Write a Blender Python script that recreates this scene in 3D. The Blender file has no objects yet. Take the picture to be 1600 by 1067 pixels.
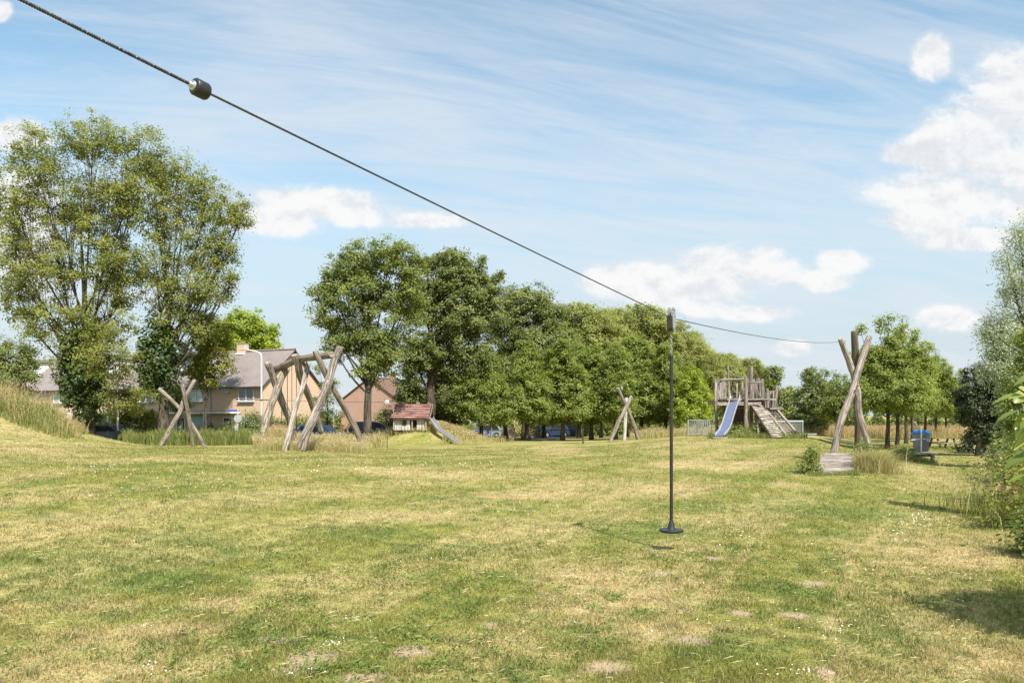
import bpy, math, random
import numpy as np
from mathutils import Vector, Matrix

F = 1150.0; YH = 648.0; CX = 800.0; H = 1.7
SC = bpy.context.scene
COL = SC.collection
RNG = np.random.default_rng(11)
random.seed(5)

# ------------------------------------------------------------------ terrain
COLS = [
 (0,    [(0,0),(6,0.02),(10,.36),(14,.62),(20,.80),(28,.6),(34,0.1),(42,-.4),(55,-.5),(68,-.62),(100,-1.4),(150,-1.5),(400,-1.5)]),
 (250,  [(0,0),(6,0.01),(10,.30),(14,.50),(20,.62),(28,.48),(34,0.05),(42,-.4),(55,-.5),(68,-.62),(100,-1.4),(150,-1.5),(400,-1.5)]),
 (480,  [(0,0),(7,0),(10,.18),(14,.32),(20,.45),(27,.42),(34,0.05),(42,-.3),(55,-.5),(68,-.62),(100,-1.4),(150,-1.5),(400,-1.5)]),
 (640,  [(0,0),(7,0),(10,.10),(14,.2),(20,.26),(28,.16),(36,-.08),(45,-.38),(55,-.5),(68,-.62),(100,-1.4),(150,-1.5),(400,-1.5)]),
 (900,  [(0,0),(7,0),(10,.0),(14,.06),(22,.1),(30,.02),(38,-.14),(48,-.3),(57,-.42),(75,-.8),(100,-1.3),(150,-1.5),(400,-1.5)]),
 (1110, [(0,0),(7,0),(14,.02),(22,.06),(30,.12),(36,.26),(42,.36),(50,.32),(60,-.05),(80,-.6),(100,-.9),(150,-1.4),(400,-1.5)]),
 (1260, [(0,0),(7,0),(14,.02),(20,.12),(24,.22),(30,.18),(36,.22),(42,.32),(50,.28),(60,.0),(80,-.4),(100,-.7),(150,-1.2),(400,-1.5)]),
 (1340, [(0,0),(7,0),(14,.02),(20,.15),(24,.3),(28,.1),(37,-.12),(45,-.2),(60,-.3),(80,-.5),(100,-.7),(150,-1.2),(400,-1.5)]),
 (1480, [(0,0),(7,0),(14,.0),(20,.0),(28,-.12),(37,-.2),(45,-.3),(60,-.35),(80,-.5),(100,-.7),(150,-1.2),(400,-1.5)]),
 (1600, [(0,0),(7,0),(14,.0),(20,.0),(28,-.12),(37,-.2),(45,-.3),(60,-.35),(80,-.5),(100,-.7),(150,-1.2),(400,-1.5)]),
]
BUMPS = [(-20.8, 26.5, 1.45, 3.8, 4.4), (-6.6, 56.8, 1.22, 3.0, 2.4)]   # left mound, playhouse mound

def zfun(x, y):
    x = np.asarray(x, dtype=float); y = np.asarray(y, dtype=float)
    yy = np.maximum(y, 1.0)
    px = np.clip(CX + F * x / yy, 0, 1600)
    d = np.clip(y, 0, 399)
    prof = np.stack([np.interp(d, [a for a, b in c], [b for a, b in c]) for _, c in COLS])
    xs = np.array([c[0] for c in COLS], float)
    i = np.clip(np.searchsorted(xs, px, side='right') - 1, 0, len(xs) - 2)
    t = (px - xs[i]) / (xs[i + 1] - xs[i]); t = np.clip(t, 0, 1); t = t * t * (3 - 2 * t)
    a = np.take_along_axis(prof, i[None], 0)[0]; b = np.take_along_axis(prof, (i + 1)[None], 0)[0]
    z = a * (1 - t) + b * t
    for bx, by, A, sx, sy in BUMPS:
        r2 = ((x - bx) / sx) ** 2 + ((y - by) / sy) ** 2
        z = z + A * np.exp(-(r2 ** 1.35) * 0.6)
    fade = np.clip((150 - np.abs(y)) / 100, 0, 1) * np.clip((y + 10) / 12, 0, 1)
    z = z + fade * (0.022 * np.sin(x * 1.7 + 1.3 * np.sin(y * .8)) * np.sin(y * 1.3 + .7 * np.sin(x * .9))
                    + 0.03 * np.sin(x * .55 + y * .33) * np.sin(y * .42 - x * .2 + 1))
    return z

def gz(x, y):
    return float(zfun(np.array([x]), np.array([y]))[0])

def P(px, py, d):
    return Vector(((px - CX) / F * d, d, H + (YH - py) / F * d))

def X(px, d): return (px - CX) / F * d

def G(px, d, dz=0.0):
    x = X(px, d); return Vector((x, d, gz(x, d) + dz))

_HD = 3.0 * 30 ** np.linspace(0, 1, 900)
def hit(px, py):
    i = np.nonzero(H + (YH - py) / F * _HD < zfun((px - CX) / F * _HD, _HD))[0]
    d = float(_HD[i[0]]) if len(i) else 90.0
    return Vector((X(px, d), d, gz(X(px, d), d)))

# ------------------------------------------------------------------ nodes / materials
def new_mat(name):
    m = bpy.data.materials.new(name); m.use_nodes = True
    nt = m.node_tree
    bs = nt.nodes['Principled BSDF']
    bs.inputs['Specular IOR Level'].default_value = 0.3
    return m, nt, bs

def N(nt, t, **kw):
    n = nt.nodes.new(t)
    for k, v in kw.items():
        if hasattr(n, k) and not k[0].isupper(): setattr(n, k, v)
        else: n.inputs[k].default_value = v
    return n

def math_n(nt, op, a, b=None, clamp=False):
    n = nt.nodes.new('ShaderNodeMath'); n.operation = op; n.use_clamp = clamp
    for i, v in enumerate((a, b)):
        if v is None: continue
        if isinstance(v, (int, float)): n.inputs[i].default_value = v
        else: nt.links.new(v, n.inputs[i])
    return n.outputs[0]

def mixc(nt, fac, a, b, blend='MIX'):
    n = nt.nodes.new('ShaderNodeMix'); n.data_type = 'RGBA'; n.blend_type = blend
    for s, v in ((0, fac), (6, a), (7, b)):
        if isinstance(v, (int, float)): n.inputs[s].default_value = v
        elif isinstance(v, tuple): n.inputs[s].default_value = (*v[:3], 1)
        else: nt.links.new(v, n.inputs[s])
    return n.outputs[2]

def ramp(nt, v, lo, hi, smooth=True):
    n = nt.nodes.new('ShaderNodeMapRange'); n.interpolation_type = 'SMOOTHSTEP' if smooth else 'LINEAR'
    nt.links.new(v, n.inputs[0]); n.inputs[1].default_value = lo; n.inputs[2].default_value = hi
    return n.outputs[0]

def noise(nt, vec, scale, detail=3, rough=.5, stretch=None, dist=0.0):
    if stretch:
        mp = nt.nodes.new('ShaderNodeMapping'); mp.inputs['Scale'].default_value = stretch
        nt.links.new(vec, mp.inputs[0]); vec = mp.outputs[0]
    n = nt.nodes.new('ShaderNodeTexNoise'); n.inputs['Scale'].default_value = scale
    n.inputs['Detail'].default_value = detail; n.inputs['Roughness'].default_value = rough
    n.inputs['Distortion'].default_value = dist
    nt.links.new(vec, n.inputs['Vector'])
    return n.outputs['Fac']

def bump(nt, bs, h, strength=.3, dist=.02):
    b = nt.nodes.new('ShaderNodeBump'); b.inputs['Strength'].default_value = strength
    b.inputs['Distance'].default_value = dist
    nt.links.new(h, b.inputs['Height']); nt.links.new(b.outputs[0], bs.inputs['Normal'])

def plain(name, c, rough=.6, metal=0.0, var=.15, scale=8, spec=.3, bmp=0.0):
    m, nt, bs = new_mat(name)
    tc = N(nt, 'ShaderNodeTexCoord')
    f = noise(nt, tc.outputs['Object'], scale, 5, .6)
    f = ramp(nt, f, .3, .7)
    col = mixc(nt, f, tuple(v * (1 - var) for v in c), tuple(min(1, v * (1 + var)) for v in c))
    nt.links.new(col, bs.inputs['Base Color'])
    bs.inputs['Roughness'].default_value = rough; bs.inputs['Metallic'].default_value = metal
    bs.inputs['Specular IOR Level'].default_value = spec
    if bmp: bump(nt, bs, f, bmp, .01)
    return m

def wood_mat(name, a, b, dark=(.10, .075, .06), crack=.6, lichen=0.0, grain=22):
    m, nt, bs = new_mat(name)
    uv = N(nt, 'ShaderNodeUVMap'); v = uv.outputs[0]
    g = noise(nt, v, 1.0, 6, .65, (grain * .75, 1.1, 1), .3)
    big = noise(nt, v, 1.0, 3, .5, (3, .8, 1))
    col = mixc(nt, ramp(nt, big, .3, .7), a, b)
    col = mixc(nt, math_n(nt, 'MULTIPLY', ramp(nt, g, .54, .38), .7), col, dark)
    cr = noise(nt, v, 1.0, 4, .7, (grain * .5, .5, 1), .8)
    crm = ramp(nt, math_n(nt, 'ABSOLUTE', math_n(nt, 'SUBTRACT', cr, .5)), .034, .006)
    col = mixc(nt, math_n(nt, 'MULTIPLY', crm, crack), col, tuple(c * .35 for c in dark))
    vo = nt.nodes.new('ShaderNodeTexVoronoi'); mp = nt.nodes.new('ShaderNodeMapping')
    mp.inputs['Scale'].default_value = (5, 1.3, 1); nt.links.new(v, mp.inputs[0]); nt.links.new(mp.outputs[0], vo.inputs['Vector'])
    vo.inputs['Scale'].default_value = 1.0
    kn = ramp(nt, vo.outputs['Distance'], .13, .05)
    col = mixc(nt, math_n(nt, 'MULTIPLY', kn, .6), col, dark)
    if lichen:
        tc = N(nt, 'ShaderNodeTexCoord')
        l = ramp(nt, noise(nt, tc.outputs['Object'], 2.2, 6, .7), .52, .66)
        col = mixc(nt, math_n(nt, 'MULTIPLY', l, lichen), col, (.20, .19, .06))
    nt.links.new(col, bs.inputs['Base Color'])
    bs.inputs['Roughness'].default_value = .9; bs.inputs['Specular IOR Level'].default_value = .15
    hh = math_n(nt, 'SUBTRACT', g, math_n(nt, 'MULTIPLY', crm, .8))
    bump(nt, bs, hh, .7, .02)
    return m

# lawn tone shared by ground and blades, driven by world position
BARE = []   # (x, y, rx, ry)
DRY = []
for px, py, rx, ry in [(482,1034,52,20),(642,1018,38,9),(952,1042,42,11),(1072,1001,36,8),(425,1001,34,6),(1040,897,26,5),(560,1060,50,10),(1085,860,16,3),(1270,912,25,3),(1245,962,22,4),(1115,872,18,3),(1290,1050,18,5),
                       (765,977,16,6),(1160,958,20,3)]:
    p = hit(px, py); q = hit(px, py - ry)
    BARE.append((p.x, p.y, rx / F * p.y, max(.12, abs(q.y - p.y))))
for px, py, rx, ry in [(604,913,34,6),(950,935,110,40),(900,905,90,22),(1105,726,95,7),(700,810,130,10),(1500,870,90,16),(1480,900,60,10),(330,945,60,7),(860,775,100,8),(1010,760,120,9),(150,945,70,10),(480,905,80,8),(1230,756,30,4),
                       (870,701,40,6),(640,738,120,9),(60,700,60,7),(1530,1020,80,40),(1040,985,100,16),(230,985,110,8),(760,1000,80,18),(300,720,120,4)]:
    p = hit(px, py); q = hit(px, py - ry)
    DRY.append((p.x, p.y, rx / F * p.y, max(.2, abs(q.y - p.y))))

LUSHP = []
for px, py, rx, ry in [(130,880,190,34),(330,850,120,22),(700,860,110,14),(1020,830,110,14),(1400,1000,120,20),(420,1000,80,14),(1240,925,80,10),(1130,1010,80,24),(1520,905,50,12),(60,930,90,20),(560,830,90,12),(1300,800,120,12),(1000,960,50,12),(1060,790,90,8),(820,1050,90,14)]:
    p = hit(px, py); q = hit(px, py - ry)
    LUSHP.append((p.x, p.y, rx / F * p.y, max(.2, abs(q.y - p.y))))

def lawn_group():
    g = bpy.data.node_groups.new('lawn_tone', 'ShaderNodeTree')
    for nm in ('Dry', 'Bare', 'Lush', 'Fine'):
        g.interface.new_socket(nm, in_out='OUTPUT', socket_type='NodeSocketFloat')
    out = g.nodes.new('NodeGroupOutput')
    geo = g.nodes.new('ShaderNodeNewGeometry'); pos = geo.outputs['Position']
    sep = g.nodes.new('ShaderNodeSeparateXYZ'); g.links.new(pos, sep.inputs[0])
    wob = math_n(g, 'ADD', math_n(g, 'MULTIPLY', noise(g, pos, 4.5, 6, .7), .7), math_n(g, 'MULTIPLY', noise(g, pos, 14, 5, .7), .3)); wob = math_n(g, 'MULTIPLY', math_n(g, 'SUBTRACT', wob, .5), 8.0)
    def ell(lst):
        acc = None
        for (x, y, rx, ry) in lst:
            a = math_n(g, 'DIVIDE', math_n(g, 'SUBTRACT', sep.outputs[0], x), rx)
            b = math_n(g, 'DIVIDE', math_n(g, 'SUBTRACT', sep.outputs[1], y), ry)
            r = math_n(g, 'ADD', math_n(g, 'MULTIPLY', a, a), math_n(g, 'MULTIPLY', b, b))
            acc = r if acc is None else math_n(g, 'MINIMUM', acc, r)
        return math_n(g, 'ADD', acc, wob)
    bare = math_n(g, 'MULTIPLY', ramp(g, ell(BARE), 1.6, -.4), .85)
    dryp = ramp(g, ell(DRY), 1.6, .1)
    n1 = noise(g, pos, .16, 4, .6, (1.0, .55, 1))
    n2 = noise(g, pos, .75, 5, .65, (.8, 1, 1))
    n3 = noise(g, pos, 3.2, 4, .6)
    s = math_n(g, 'ADD', math_n(g, 'MULTIPLY', n1, .42), math_n(g, 'ADD', math_n(g, 'MULTIPLY', n2, .38), math_n(g, 'MULTIPLY', n3, .20)))
    cr_ = math_n(g, 'ADD', math_n(g, 'SUBTRACT', math_n(g, 'MULTIPLY', sep.outputs[0], .87), math_n(g, 'MULTIPLY', sep.outputs[1], .49)), math_n(g, 'MULTIPLY', noise(g, pos, .35, 3, .5), 1.3))
    bnd = math_n(g, 'SINE', math_n(g, 'MULTIPLY', cr_, 2.6))
    wind = ramp(g, math_n(g, 'ADD', math_n(g, 'ABSOLUTE', math_n(g, 'SUBTRACT', bnd, .1)), math_n(g, 'MULTIPLY', math_n(g, 'SUBTRACT', n3, .5), 1.2)), .22, .0)
    s = math_n(g, 'ADD', s, math_n(g, 'ADD', math_n(g, 'MULTIPLY', bnd, .036), math_n(g, 'MULTIPLY', wind, .08)))
    dry = ramp(g, s, .42, .62)
    dry = math_n(g, 'ADD', math_n(g, 'MULTIPLY', dry, .75), math_n(g, 'MULTIPLY', dryp, .6), clamp=True)
    l = noise(g, pos, .5, 5, .6); l2 = noise(g, pos, 2.0, 4, .6)
    lush = ramp(g, math_n(g, 'ADD', math_n(g, 'MULTIPLY', l, .6), math_n(g, 'MULTIPLY', l2, .4)), .51, .62)
    lp = ramp(g, ell(LUSHP), 2.2, -.3)
    dry = math_n(g, 'MULTIPLY', dry, math_n(g, 'SUBTRACT', 1.0, math_n(g, 'MULTIPLY', lp, .55)))
    lush = math_n(g, 'ADD', lush, math_n(g, 'MULTIPLY', lp, .75), clamp=True)
    fine = math_n(g, 'ADD', math_n(g, 'MULTIPLY', noise(g, pos, 22, 4, .7), .45), math_n(g, 'MULTIPLY', noise(g, pos, 4.5, 5, .7), .55))
    g.links.new(dry, out.inputs[0]); g.links.new(bare, out.inputs[1]); g.links.new(lush, out.inputs[2]); g.links.new(fine, out.inputs[3])
    return g
LG = lawn_group()

GREEN = (.285, .280, .070); LUSH = (.16, .215, .048); DRYC = (.56, .43, .215); SOIL = (.47, .33, .245)

def ground_mat():
    m, nt, bs = new_mat('meadow_ground')
    gr = nt.nodes.new('ShaderNodeGroup'); gr.node_tree = LG
    o = gr.outputs
    col = mixc(nt, o['Lush'], GREEN, LUSH)
    col = mixc(nt, o['Dry'], col, DRYC)
    geo = N(nt, 'ShaderNodeNewGeometry')
    f2 = noise(nt, geo.outputs[0], 60, 3, .7)
    ff = math_n(nt, 'ADD', math_n(nt, 'MULTIPLY', o['Fine'], .5), math_n(nt, 'MULTIPLY', f2, .5))
    col = mixc(nt, ramp(nt, ff, .56, .40), col, (.10, .10, .035))
    soil = mixc(nt, ramp(nt, f2, .35, .65), tuple(c * .8 for c in SOIL), SOIL)
    col = mixc(nt, o['Bare'], col, soil)
    nt.links.new(col, bs.inputs['Base Color'])
    bs.inputs['Roughness'].default_value = 1; bs.inputs['Specular IOR Level'].default_value = .05
    bump(nt, bs, ff, .8, .03)
    return m

def leaf_shader(nt, bs, col, trans=.3, rough=.55, spec=.25):
    nt.links.new(col, bs.inputs['Base Color'])
    bs.inputs['Roughness'].default_value = rough; bs.inputs['Specular IOR Level'].default_value = spec
    tr = nt.nodes.new('ShaderNodeBsdfTranslucent'); mx = nt.nodes.new('ShaderNodeMixShader')
    hs = nt.nodes.new('ShaderNodeHueSaturation'); hs.inputs['Value'].default_value = 1.25; hs.inputs['Saturation'].default_value = 1.1
    nt.links.new(col, hs.inputs['Color']); nt.links.new(hs.outputs[0], tr.inputs[0])
    mx.inputs[0].default_value = trans
    nt.links.new(bs.outputs[0], mx.inputs[1]); nt.links.new(tr.outputs[0], mx.inputs[2])
    nt.links.new(mx.outputs[0], nt.nodes['Material Output'].inputs['Surface'])

def blade_mat():
    m, nt, bs = new_mat('lawn_blade')
    gr = nt.nodes.new('ShaderNodeGroup'); gr.node_tree = LG; o = gr.outputs
    at = N(nt, 'ShaderNodeAttribute', attribute_name='tint'); t = at.outputs['Fac']
    col = mixc(nt, o['Lush'], GREEN, LUSH)
    dr = ramp(nt, math_n(nt, 'ADD', o['Dry'], math_n(nt, 'MULTIPLY', math_n(nt, 'SUBTRACT', t, .5), .9)), .25, .85)
    col = mixc(nt, dr, col, (.60, .47, .24))
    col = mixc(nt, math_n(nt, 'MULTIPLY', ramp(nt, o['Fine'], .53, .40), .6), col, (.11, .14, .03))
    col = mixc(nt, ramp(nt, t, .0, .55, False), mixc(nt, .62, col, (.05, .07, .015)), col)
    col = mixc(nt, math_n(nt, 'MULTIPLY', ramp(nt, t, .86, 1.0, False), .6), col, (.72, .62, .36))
    leaf_shader(nt, bs, col, .42, .6, .25)
    return m

def leaf_mat(name, c0, c1, c2=None, trans=.3, spec=.3, rough=.5, k=1.6):
    c0, c1, c2 = [tuple(min(.8, v * k) for v in c) if c else None for c in (c0, c1, c2)]
    trans = min(.5, trans + .1)
    m, nt, bs = new_mat(name)
    at = N(nt, 'ShaderNodeAttribute', attribute_name='tint'); t = at.outputs['Fac']
    col = mixc(nt, ramp(nt, t, 0, .6 if c2 else 1, False), c0, c1)
    if c2: col = mixc(nt, ramp(nt, t, .6, 1, False), col, c2)
    leaf_shader(nt, bs, col, trans, rough, spec)
    return m

# ------------------------------------------------------------------ object helpers
ORG = {}
def tag(o, label=None, cat=None, group=None, kind=None):
    if label: o['label'] = label
    if cat: o['category'] = cat
    if group: o['group'] = group
    if kind: o['kind'] = kind
    return o
def thing(name, label, cat, loc=(0, 0, 0), group=None):
    o = bpy.data.objects.new(name, None); COL.objects.link(o); o.location = loc
    o.empty_display_size = .2; ORG[o.name] = Vector(loc)
    return tag(o, label, cat, group)

def link_np(name, V, faces, mat, parent=None, tint=None, uv=None, smooth=False):
    """V (n,3); faces: list of (k,m) int arrays"""
    me = bpy.data.meshes.new(name)
    V = np.asarray(V, dtype=np.float32)
    if parent is not None and parent.name in ORG: V = V - np.array(ORG[parent.name], dtype=np.float32)
    loops = np.concatenate([f.reshape(-1) for f in faces]).astype(np.int32)
    tot = np.concatenate([np.full(len(f), f.shape[1]) for f in faces]).astype(np.int32)
    st = np.concatenate([[0], np.cumsum(tot)[:-1]]).astype(np.int32)
    me.vertices.add(len(V)); me.vertices.foreach_set('co', V.reshape(-1))
    me.loops.add(len(loops)); me.loops.foreach_set('vertex_index', loops)
    me.polygons.add(len(tot)); me.polygons.foreach_set('loop_start', st); me.polygons.foreach_set('loop_total', tot)
    if smooth: me.polygons.foreach_set('use_smooth', np.ones(len(tot), bool))
    me.update(calc_edges=True)
    if tint is not None:
        a = me.attributes.new('tint', 'FLOAT', 'POINT'); a.data.foreach_set('value', np.asarray(tint, np.float32))
    if uv is not None:
        l = me.uv_layers.new(name='UVMap'); l.data.foreach_set('uv', np.asarray(uv, np.float32).reshape(-1))
    me.materials.append(mat)
    o = bpy.data.objects.new(name, me); COL.objects.link(o)
    if parent is not None: o.parent = parent
    return o

class MB:
    def __init__(s): s.v = []; s.f = []; s.uv = []
    def face(s, idx, uv=None):
        s.f.append(tuple(idx)); s.uv.append(uv if uv else [(0, 0)] * len(idx))
    def box(s, c, size, M=None, bev=0.0, uvs=1.0):
        """oriented box; c centre, size full sizes, M 3x3 matrix of axes. grain (v) along the longest side"""
        c = Vector(c); hx, hy, hz = [v / 2 for v in size]
        M = M or Matrix.Identity(3)
        b = len(s.v); ofs = (random.random() * 5, random.random() * 5)
        L = max(range(3), key=lambda i: size[i])
        loc = [Vector((x, y, z)) for x in (-hx, hx) for y in (-hy, hy) for z in (-hz, hz)]
        s.v += [c + M @ p for p in loc]
        for q in ((0, 1, 3, 2), (4, 6, 7, 5), (0, 4, 5, 1), (2, 3, 7, 6), (0, 2, 6, 4), (1, 5, 7, 3)):
            uv = []
            for i in q:
                p = loc[i]; oth = [k for k in range(3) if k != L]
                uv.append(((p[oth[0]] + p[oth[1]]) * uvs + ofs[0], p[L] * uvs + ofs[1]))
            s.face([b + i for i in q], uv)
        return s
    def bar(s, p0, p1, w, t, up=(0, 0, 1)):
        p0 = Vector(p0); p1 = Vector(p1); d = p1 - p0; L = d.length; z = d.normalized(); u = Vector(up)
        x = u.cross(z)
        if x.length < 1e-3: x = Vector((1, 0, 0)).cross(z)
        x.normalize(); y = z.cross(x)
        M = Matrix((x, y, z)).transposed()
        return s.box((p0 + p1) / 2, (w, t, L), M)
    def tube(s, pts, rad, n=8, caps=True, rough=0.0, uvl=1.0):
        pts = [Vector(p) for p in pts]
        if not hasattr(rad, '__len__'): rad = [rad] * len(pts)
        b = len(s.v); v0 = random.random() * 10; acc = 0
        u0 = random.random() * 4
        prev = None
        for i, p in enumerate(pts):
            d = (pts[min(i + 1, len(pts) - 1)] - pts[max(i - 1, 0)]).normalized()
            if prev is None:
                x = Vector((0, 0, 1)).cross(d)
                if x.length < .2: x = Vector((1, 0, 0)).cross(d)
            else: x = prev - d * prev.dot(d)
            x.normalize(); prev = x; y = d.cross(x)
            if i: acc += (pts[i] - pts[i - 1]).length
            for k in range(n):
                a = 2 * math.pi * k / n
                r = rad[i] * (1 + rough * random.uniform(-1, 1))
                s.v.append(p + (x * math.cos(a) + y * math.sin(a)) * r)
            if i:
                for k in range(n):
                    k2 = (k + 1) % n; a = b + (i - 1) * n; c = b + i * n
                    L0 = acc - (pts[i] - pts[i - 1]).length
                    s.face((a + k, a + k2, c + k2, c + k), [(u0 + k / n, v0 + L0 * uvl), (u0 + (k + 1) / n, v0 + L0 * uvl), (u0 + (k + 1) / n, v0 + acc * uvl), (u0 + k / n, v0 + acc * uvl)])
        if caps:
            s.face([b + k for k in reversed(range(n))], [(k * .01, 0) for k in range(n)])
            e = b + (len(pts) - 1) * n
            s.face([e + k for k in range(n)], [(k * .01, 0) for k in range(n)])
        return s
    def lathe(s, c, prof, n=20, axis=None):
        """prof list of (r, h) along axis"""
        c = Vector(c); z = Vector(axis or (0, 0, 1)).normalized()
        x = z.cross(Vector((0, 1, 0)));
        if x.length < .1: x = z.cross(Vector((1, 0, 0)))
        x.normalize(); y = z.cross(x); b = len(s.v)
        for r, h in prof:
            for k in range(n):
                a = 2 * math.pi * k / n; s.v.append(c + z * h + (x * math.cos(a) + y * math.sin(a)) * r)
        for i in range(len(prof) - 1):
            for k in range(n):
                k2 = (k + 1) % n
                s.face((b + i * n + k, b + i * n + k2, b + (i + 1) * n + k2, b + (i + 1) * n + k))
        s.face([b + k for k in reversed(range(n))]); s.face([b + (len(prof) - 1) * n + k for k in range(n)])
        return s
    def prism(s, poly, p_off):
        """extrude polygon (list of 3D) by vector"""
        b = len(s.v); n = len(poly); o = Vector(p_off)
        s.v += [Vector(p) for p in poly] + [Vector(p) + o for p in poly]
        s.face([b + i for i in range(n)], [(p[0], p[2]) for p in map(Vector, poly)])
        s.face([b + n + i for i in reversed(range(n))], [(poly[i][0], poly[i][2]) for i in reversed(range(n))])
        for i in range(n):
            j = (i + 1) % n
            s.face((b + j, b + i, b + n + i, b + n + j), [(0, 0), (1, 0), (1, 1), (0, 1)])
        return s
    def build(s, name, mat, parent=None, smooth=False, bevel=0.0):
        me = bpy.data.meshes.new(name)
        off = ORG[parent.name] if (parent is not None and parent.name in ORG) else Vector((0, 0, 0))
        if parent is not None and parent.name not in ORG: off = ORG.get(('p', parent.name), Vector((0, 0, 0)))
        me.from_pydata([tuple(v - off) for v in s.v], [], s.f)
        l = me.uv_layers.new(name='UVMap'); flat = [c for f in s.uv for uv in f for c in uv]
        l.data.foreach_set('uv', flat)
        if smooth: me.polygons.foreach_set('use_smooth', [True] * len(me.polygons))
        me.materials.append(mat); me.update()
        o = bpy.data.objects.new(name, me); COL.objects.link(o)
        if parent is not None: o.parent = parent; ORG[('p', o.name)] = off
        if smooth:
            try: me.set_sharp_from_angle(angle=math.radians(50))
            except Exception: pass
        if bevel:
            b = o.modifiers.new('bevel', 'BEVEL'); b.width = bevel; b.segments = 2; b.limit_method = 'ANGLE'
        return o

def copy_tree(o, parent=None):
    c = o.copy(); COL.objects.link(c)
    if parent is not None: c.parent = parent
    for ch in list(o.children): copy_tree(ch, c)
    return c

def log(p0, p1, r0, r1=None, crook=.06, seed=0, n=14, seg=12, lobes=.06):
    """crooked debarked log from p0 to p1"""
    rs = random.Random(seed); p0 = Vector(p0); p1 = Vector(p1); r1 = r1 or r0
    d = p1 - p0; L = d.length; ax = d.normalized()
    x = ax.cross(Vector((0, 1, .1))).normalized(); y = ax.cross(x)
    ph = [rs.uniform(0, 6.28) for _ in range(4)]; am = [rs.uniform(-1, 1) for _ in range(4)]
    pts = []; rad = []
    for i in range(seg + 1):
        t = i / seg; e = math.sin(math.pi * t)
        o = x * (e * crook * L * .35 * (am[0] + .5 * am[1] * math.sin(5 * t + ph[0]))) + y * (e * crook * L * .3 * (am[2] + .5 * am[3] * math.sin(5 * t + ph[1])))
        pts.append(p0 + d * t + o)
        rad.append((r0 + (r1 - r0) * t) * (1 + lobes * math.sin(7 * t + ph[2]) + lobes * rs.uniform(-.6, .6)))
    # bevelled ends
    pts.insert(1, pts[0].lerp(pts[1], .12)); rad.insert(1, rad[0]); rad[0] *= .86
    pts.insert(-1, pts[-1].lerp(pts[-2], .12)); rad.insert(-1, rad[-1]); rad[-1] *= .86
    m = MB(); m.tube(pts, rad, n, True, .03); return m

# ------------------------------------------------------------------ materials
M = {}
M['log'] = wood_mat('weathered_log', (.44, .375, .325), (.31, .255, .215), crack=.95)
M['log_light'] = wood_mat('pale_log', (.54, .475, .41), (.41, .35, .295), crack=.8)
M['log_green'] = wood_mat('mossy_log', (.40, .335, .275), (.28, .225, .18), crack=.9, lichen=.55)
M['log_dark'] = wood_mat('dark_log', (.19, .15, .11), (.13, .10, .07), crack=.6, lichen=.35)
M['plank'] = wood_mat('weathered_plank', (.46, .405, .35), (.34, .295, .255), crack=.7, grain=14)
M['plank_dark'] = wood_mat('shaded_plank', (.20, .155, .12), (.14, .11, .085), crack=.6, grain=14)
M['bark'] = wood_mat('bark', (.145, .115, .085), (.09, .075, .055), dark=(.03, .025, .02), crack=.7, grain=9)
M['bark_light'] = wood_mat('pale_bark', (.26, .22, .18), (.19, .16, .13), dark=(.06, .05, .04), crack=.5, grain=8)
M['steel'] = plain('galvanised_steel', (.55, .56, .57), .42, .85, .12, 20)
M['alu'] = plain('bright_aluminium', (.36, .36, .36), .5, .4, .12, 30)
M['darksteel'] = plain('dark_steel', (.10, .09, .085), .45, .7, .3, 40)
M['rubber'] = plain('black_rubber', (.022, .022, .026), .42, 0, .3, 15, .5)
M['pole_black'] = plain('black_hose', (.03, .024, .024), .45, 0, .3, 30, .4)
M['white'] = plain('white_paint', (.78, .78, .76), .5, 0, .06, 5)
M['whitemetal'] = plain('white_coated_steel', (.70, .71, .72), .4, .2, .08, 6)
M['railing'] = plain('bluish_grey_railing', (.33, .35, .37), .55, .2, .12, 6)
M['grey'] = plain('grey_coating', (.42, .43, .44), .5, .2, .1, 6)
M['glass'] = plain('window_glass', (.10, .13, .15), .08, 0, .3, .6, .9)
M['curtain'] = plain('curtained_glass', (.42, .52, .54), .15, 0, .3, 1.5, .8)
M['sliderail'] = plain('slide_side_steel', (.48, .49, .52), .5, .5, .1, 6)
M['slidesteel'] = plain('brushed_slide_steel', (.25, .29, .42), .38, .7, .06, 3)
M['rope'] = plain('rope', (.28, .24, .20), .9, 0, .2, 30)
M['asphalt'] = plain('asphalt', (.075, .073, .07), .9, 0, .25, 30, .2)
M['paving'] = plain('paving', (.30, .27, .24), .9, 0, .2, 20, .2)
M['binbody'] = plain('grey_bin_plastic', (.25, .255, .29), .5, 0, .12, 6)
M['binlid'] = plain('blue_bin_lid', (.01, .15, .50), .35, 0, .08, 6, .5)
M['tyre'] = plain('tyre', (.02, .02, .02), .8, 0, .2, 10)
M['blue_sign'] = plain('blue_sign', (.03, .10, .38), .4, 0, .05, 3)
M['door_dark'] = plain('dark_door', (.05, .04, .035), .4, 0, .1, 3)
M['garage'] = plain('pale_garage_door', (.45, .60, .58), .5, 0, .05, 2)
M['fence_wood'] = wood_mat('tan_fence', (.50, .35, .16), (.42, .29, .13), crack=.3, grain=10)
M['tile_dark'] = plain('dark_red_boards', (.13, .045, .04), .8, 0, .2, 6)
M['pale_wall'] = wood_mat('pale_playhouse_boards', (.66, .62, .56), (.52, .48, .43), crack=.4, grain=12)
M['white_log'] = wood_mat('bleached_log', (.70, .66, .60), (.56, .52, .47), crack=.4)
M['tile_red'] = wood_mat('red_slat', (.46, .27, .24), (.32, .17, .15), dark=(.10, .05, .04), crack=.3, grain=8)

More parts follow.
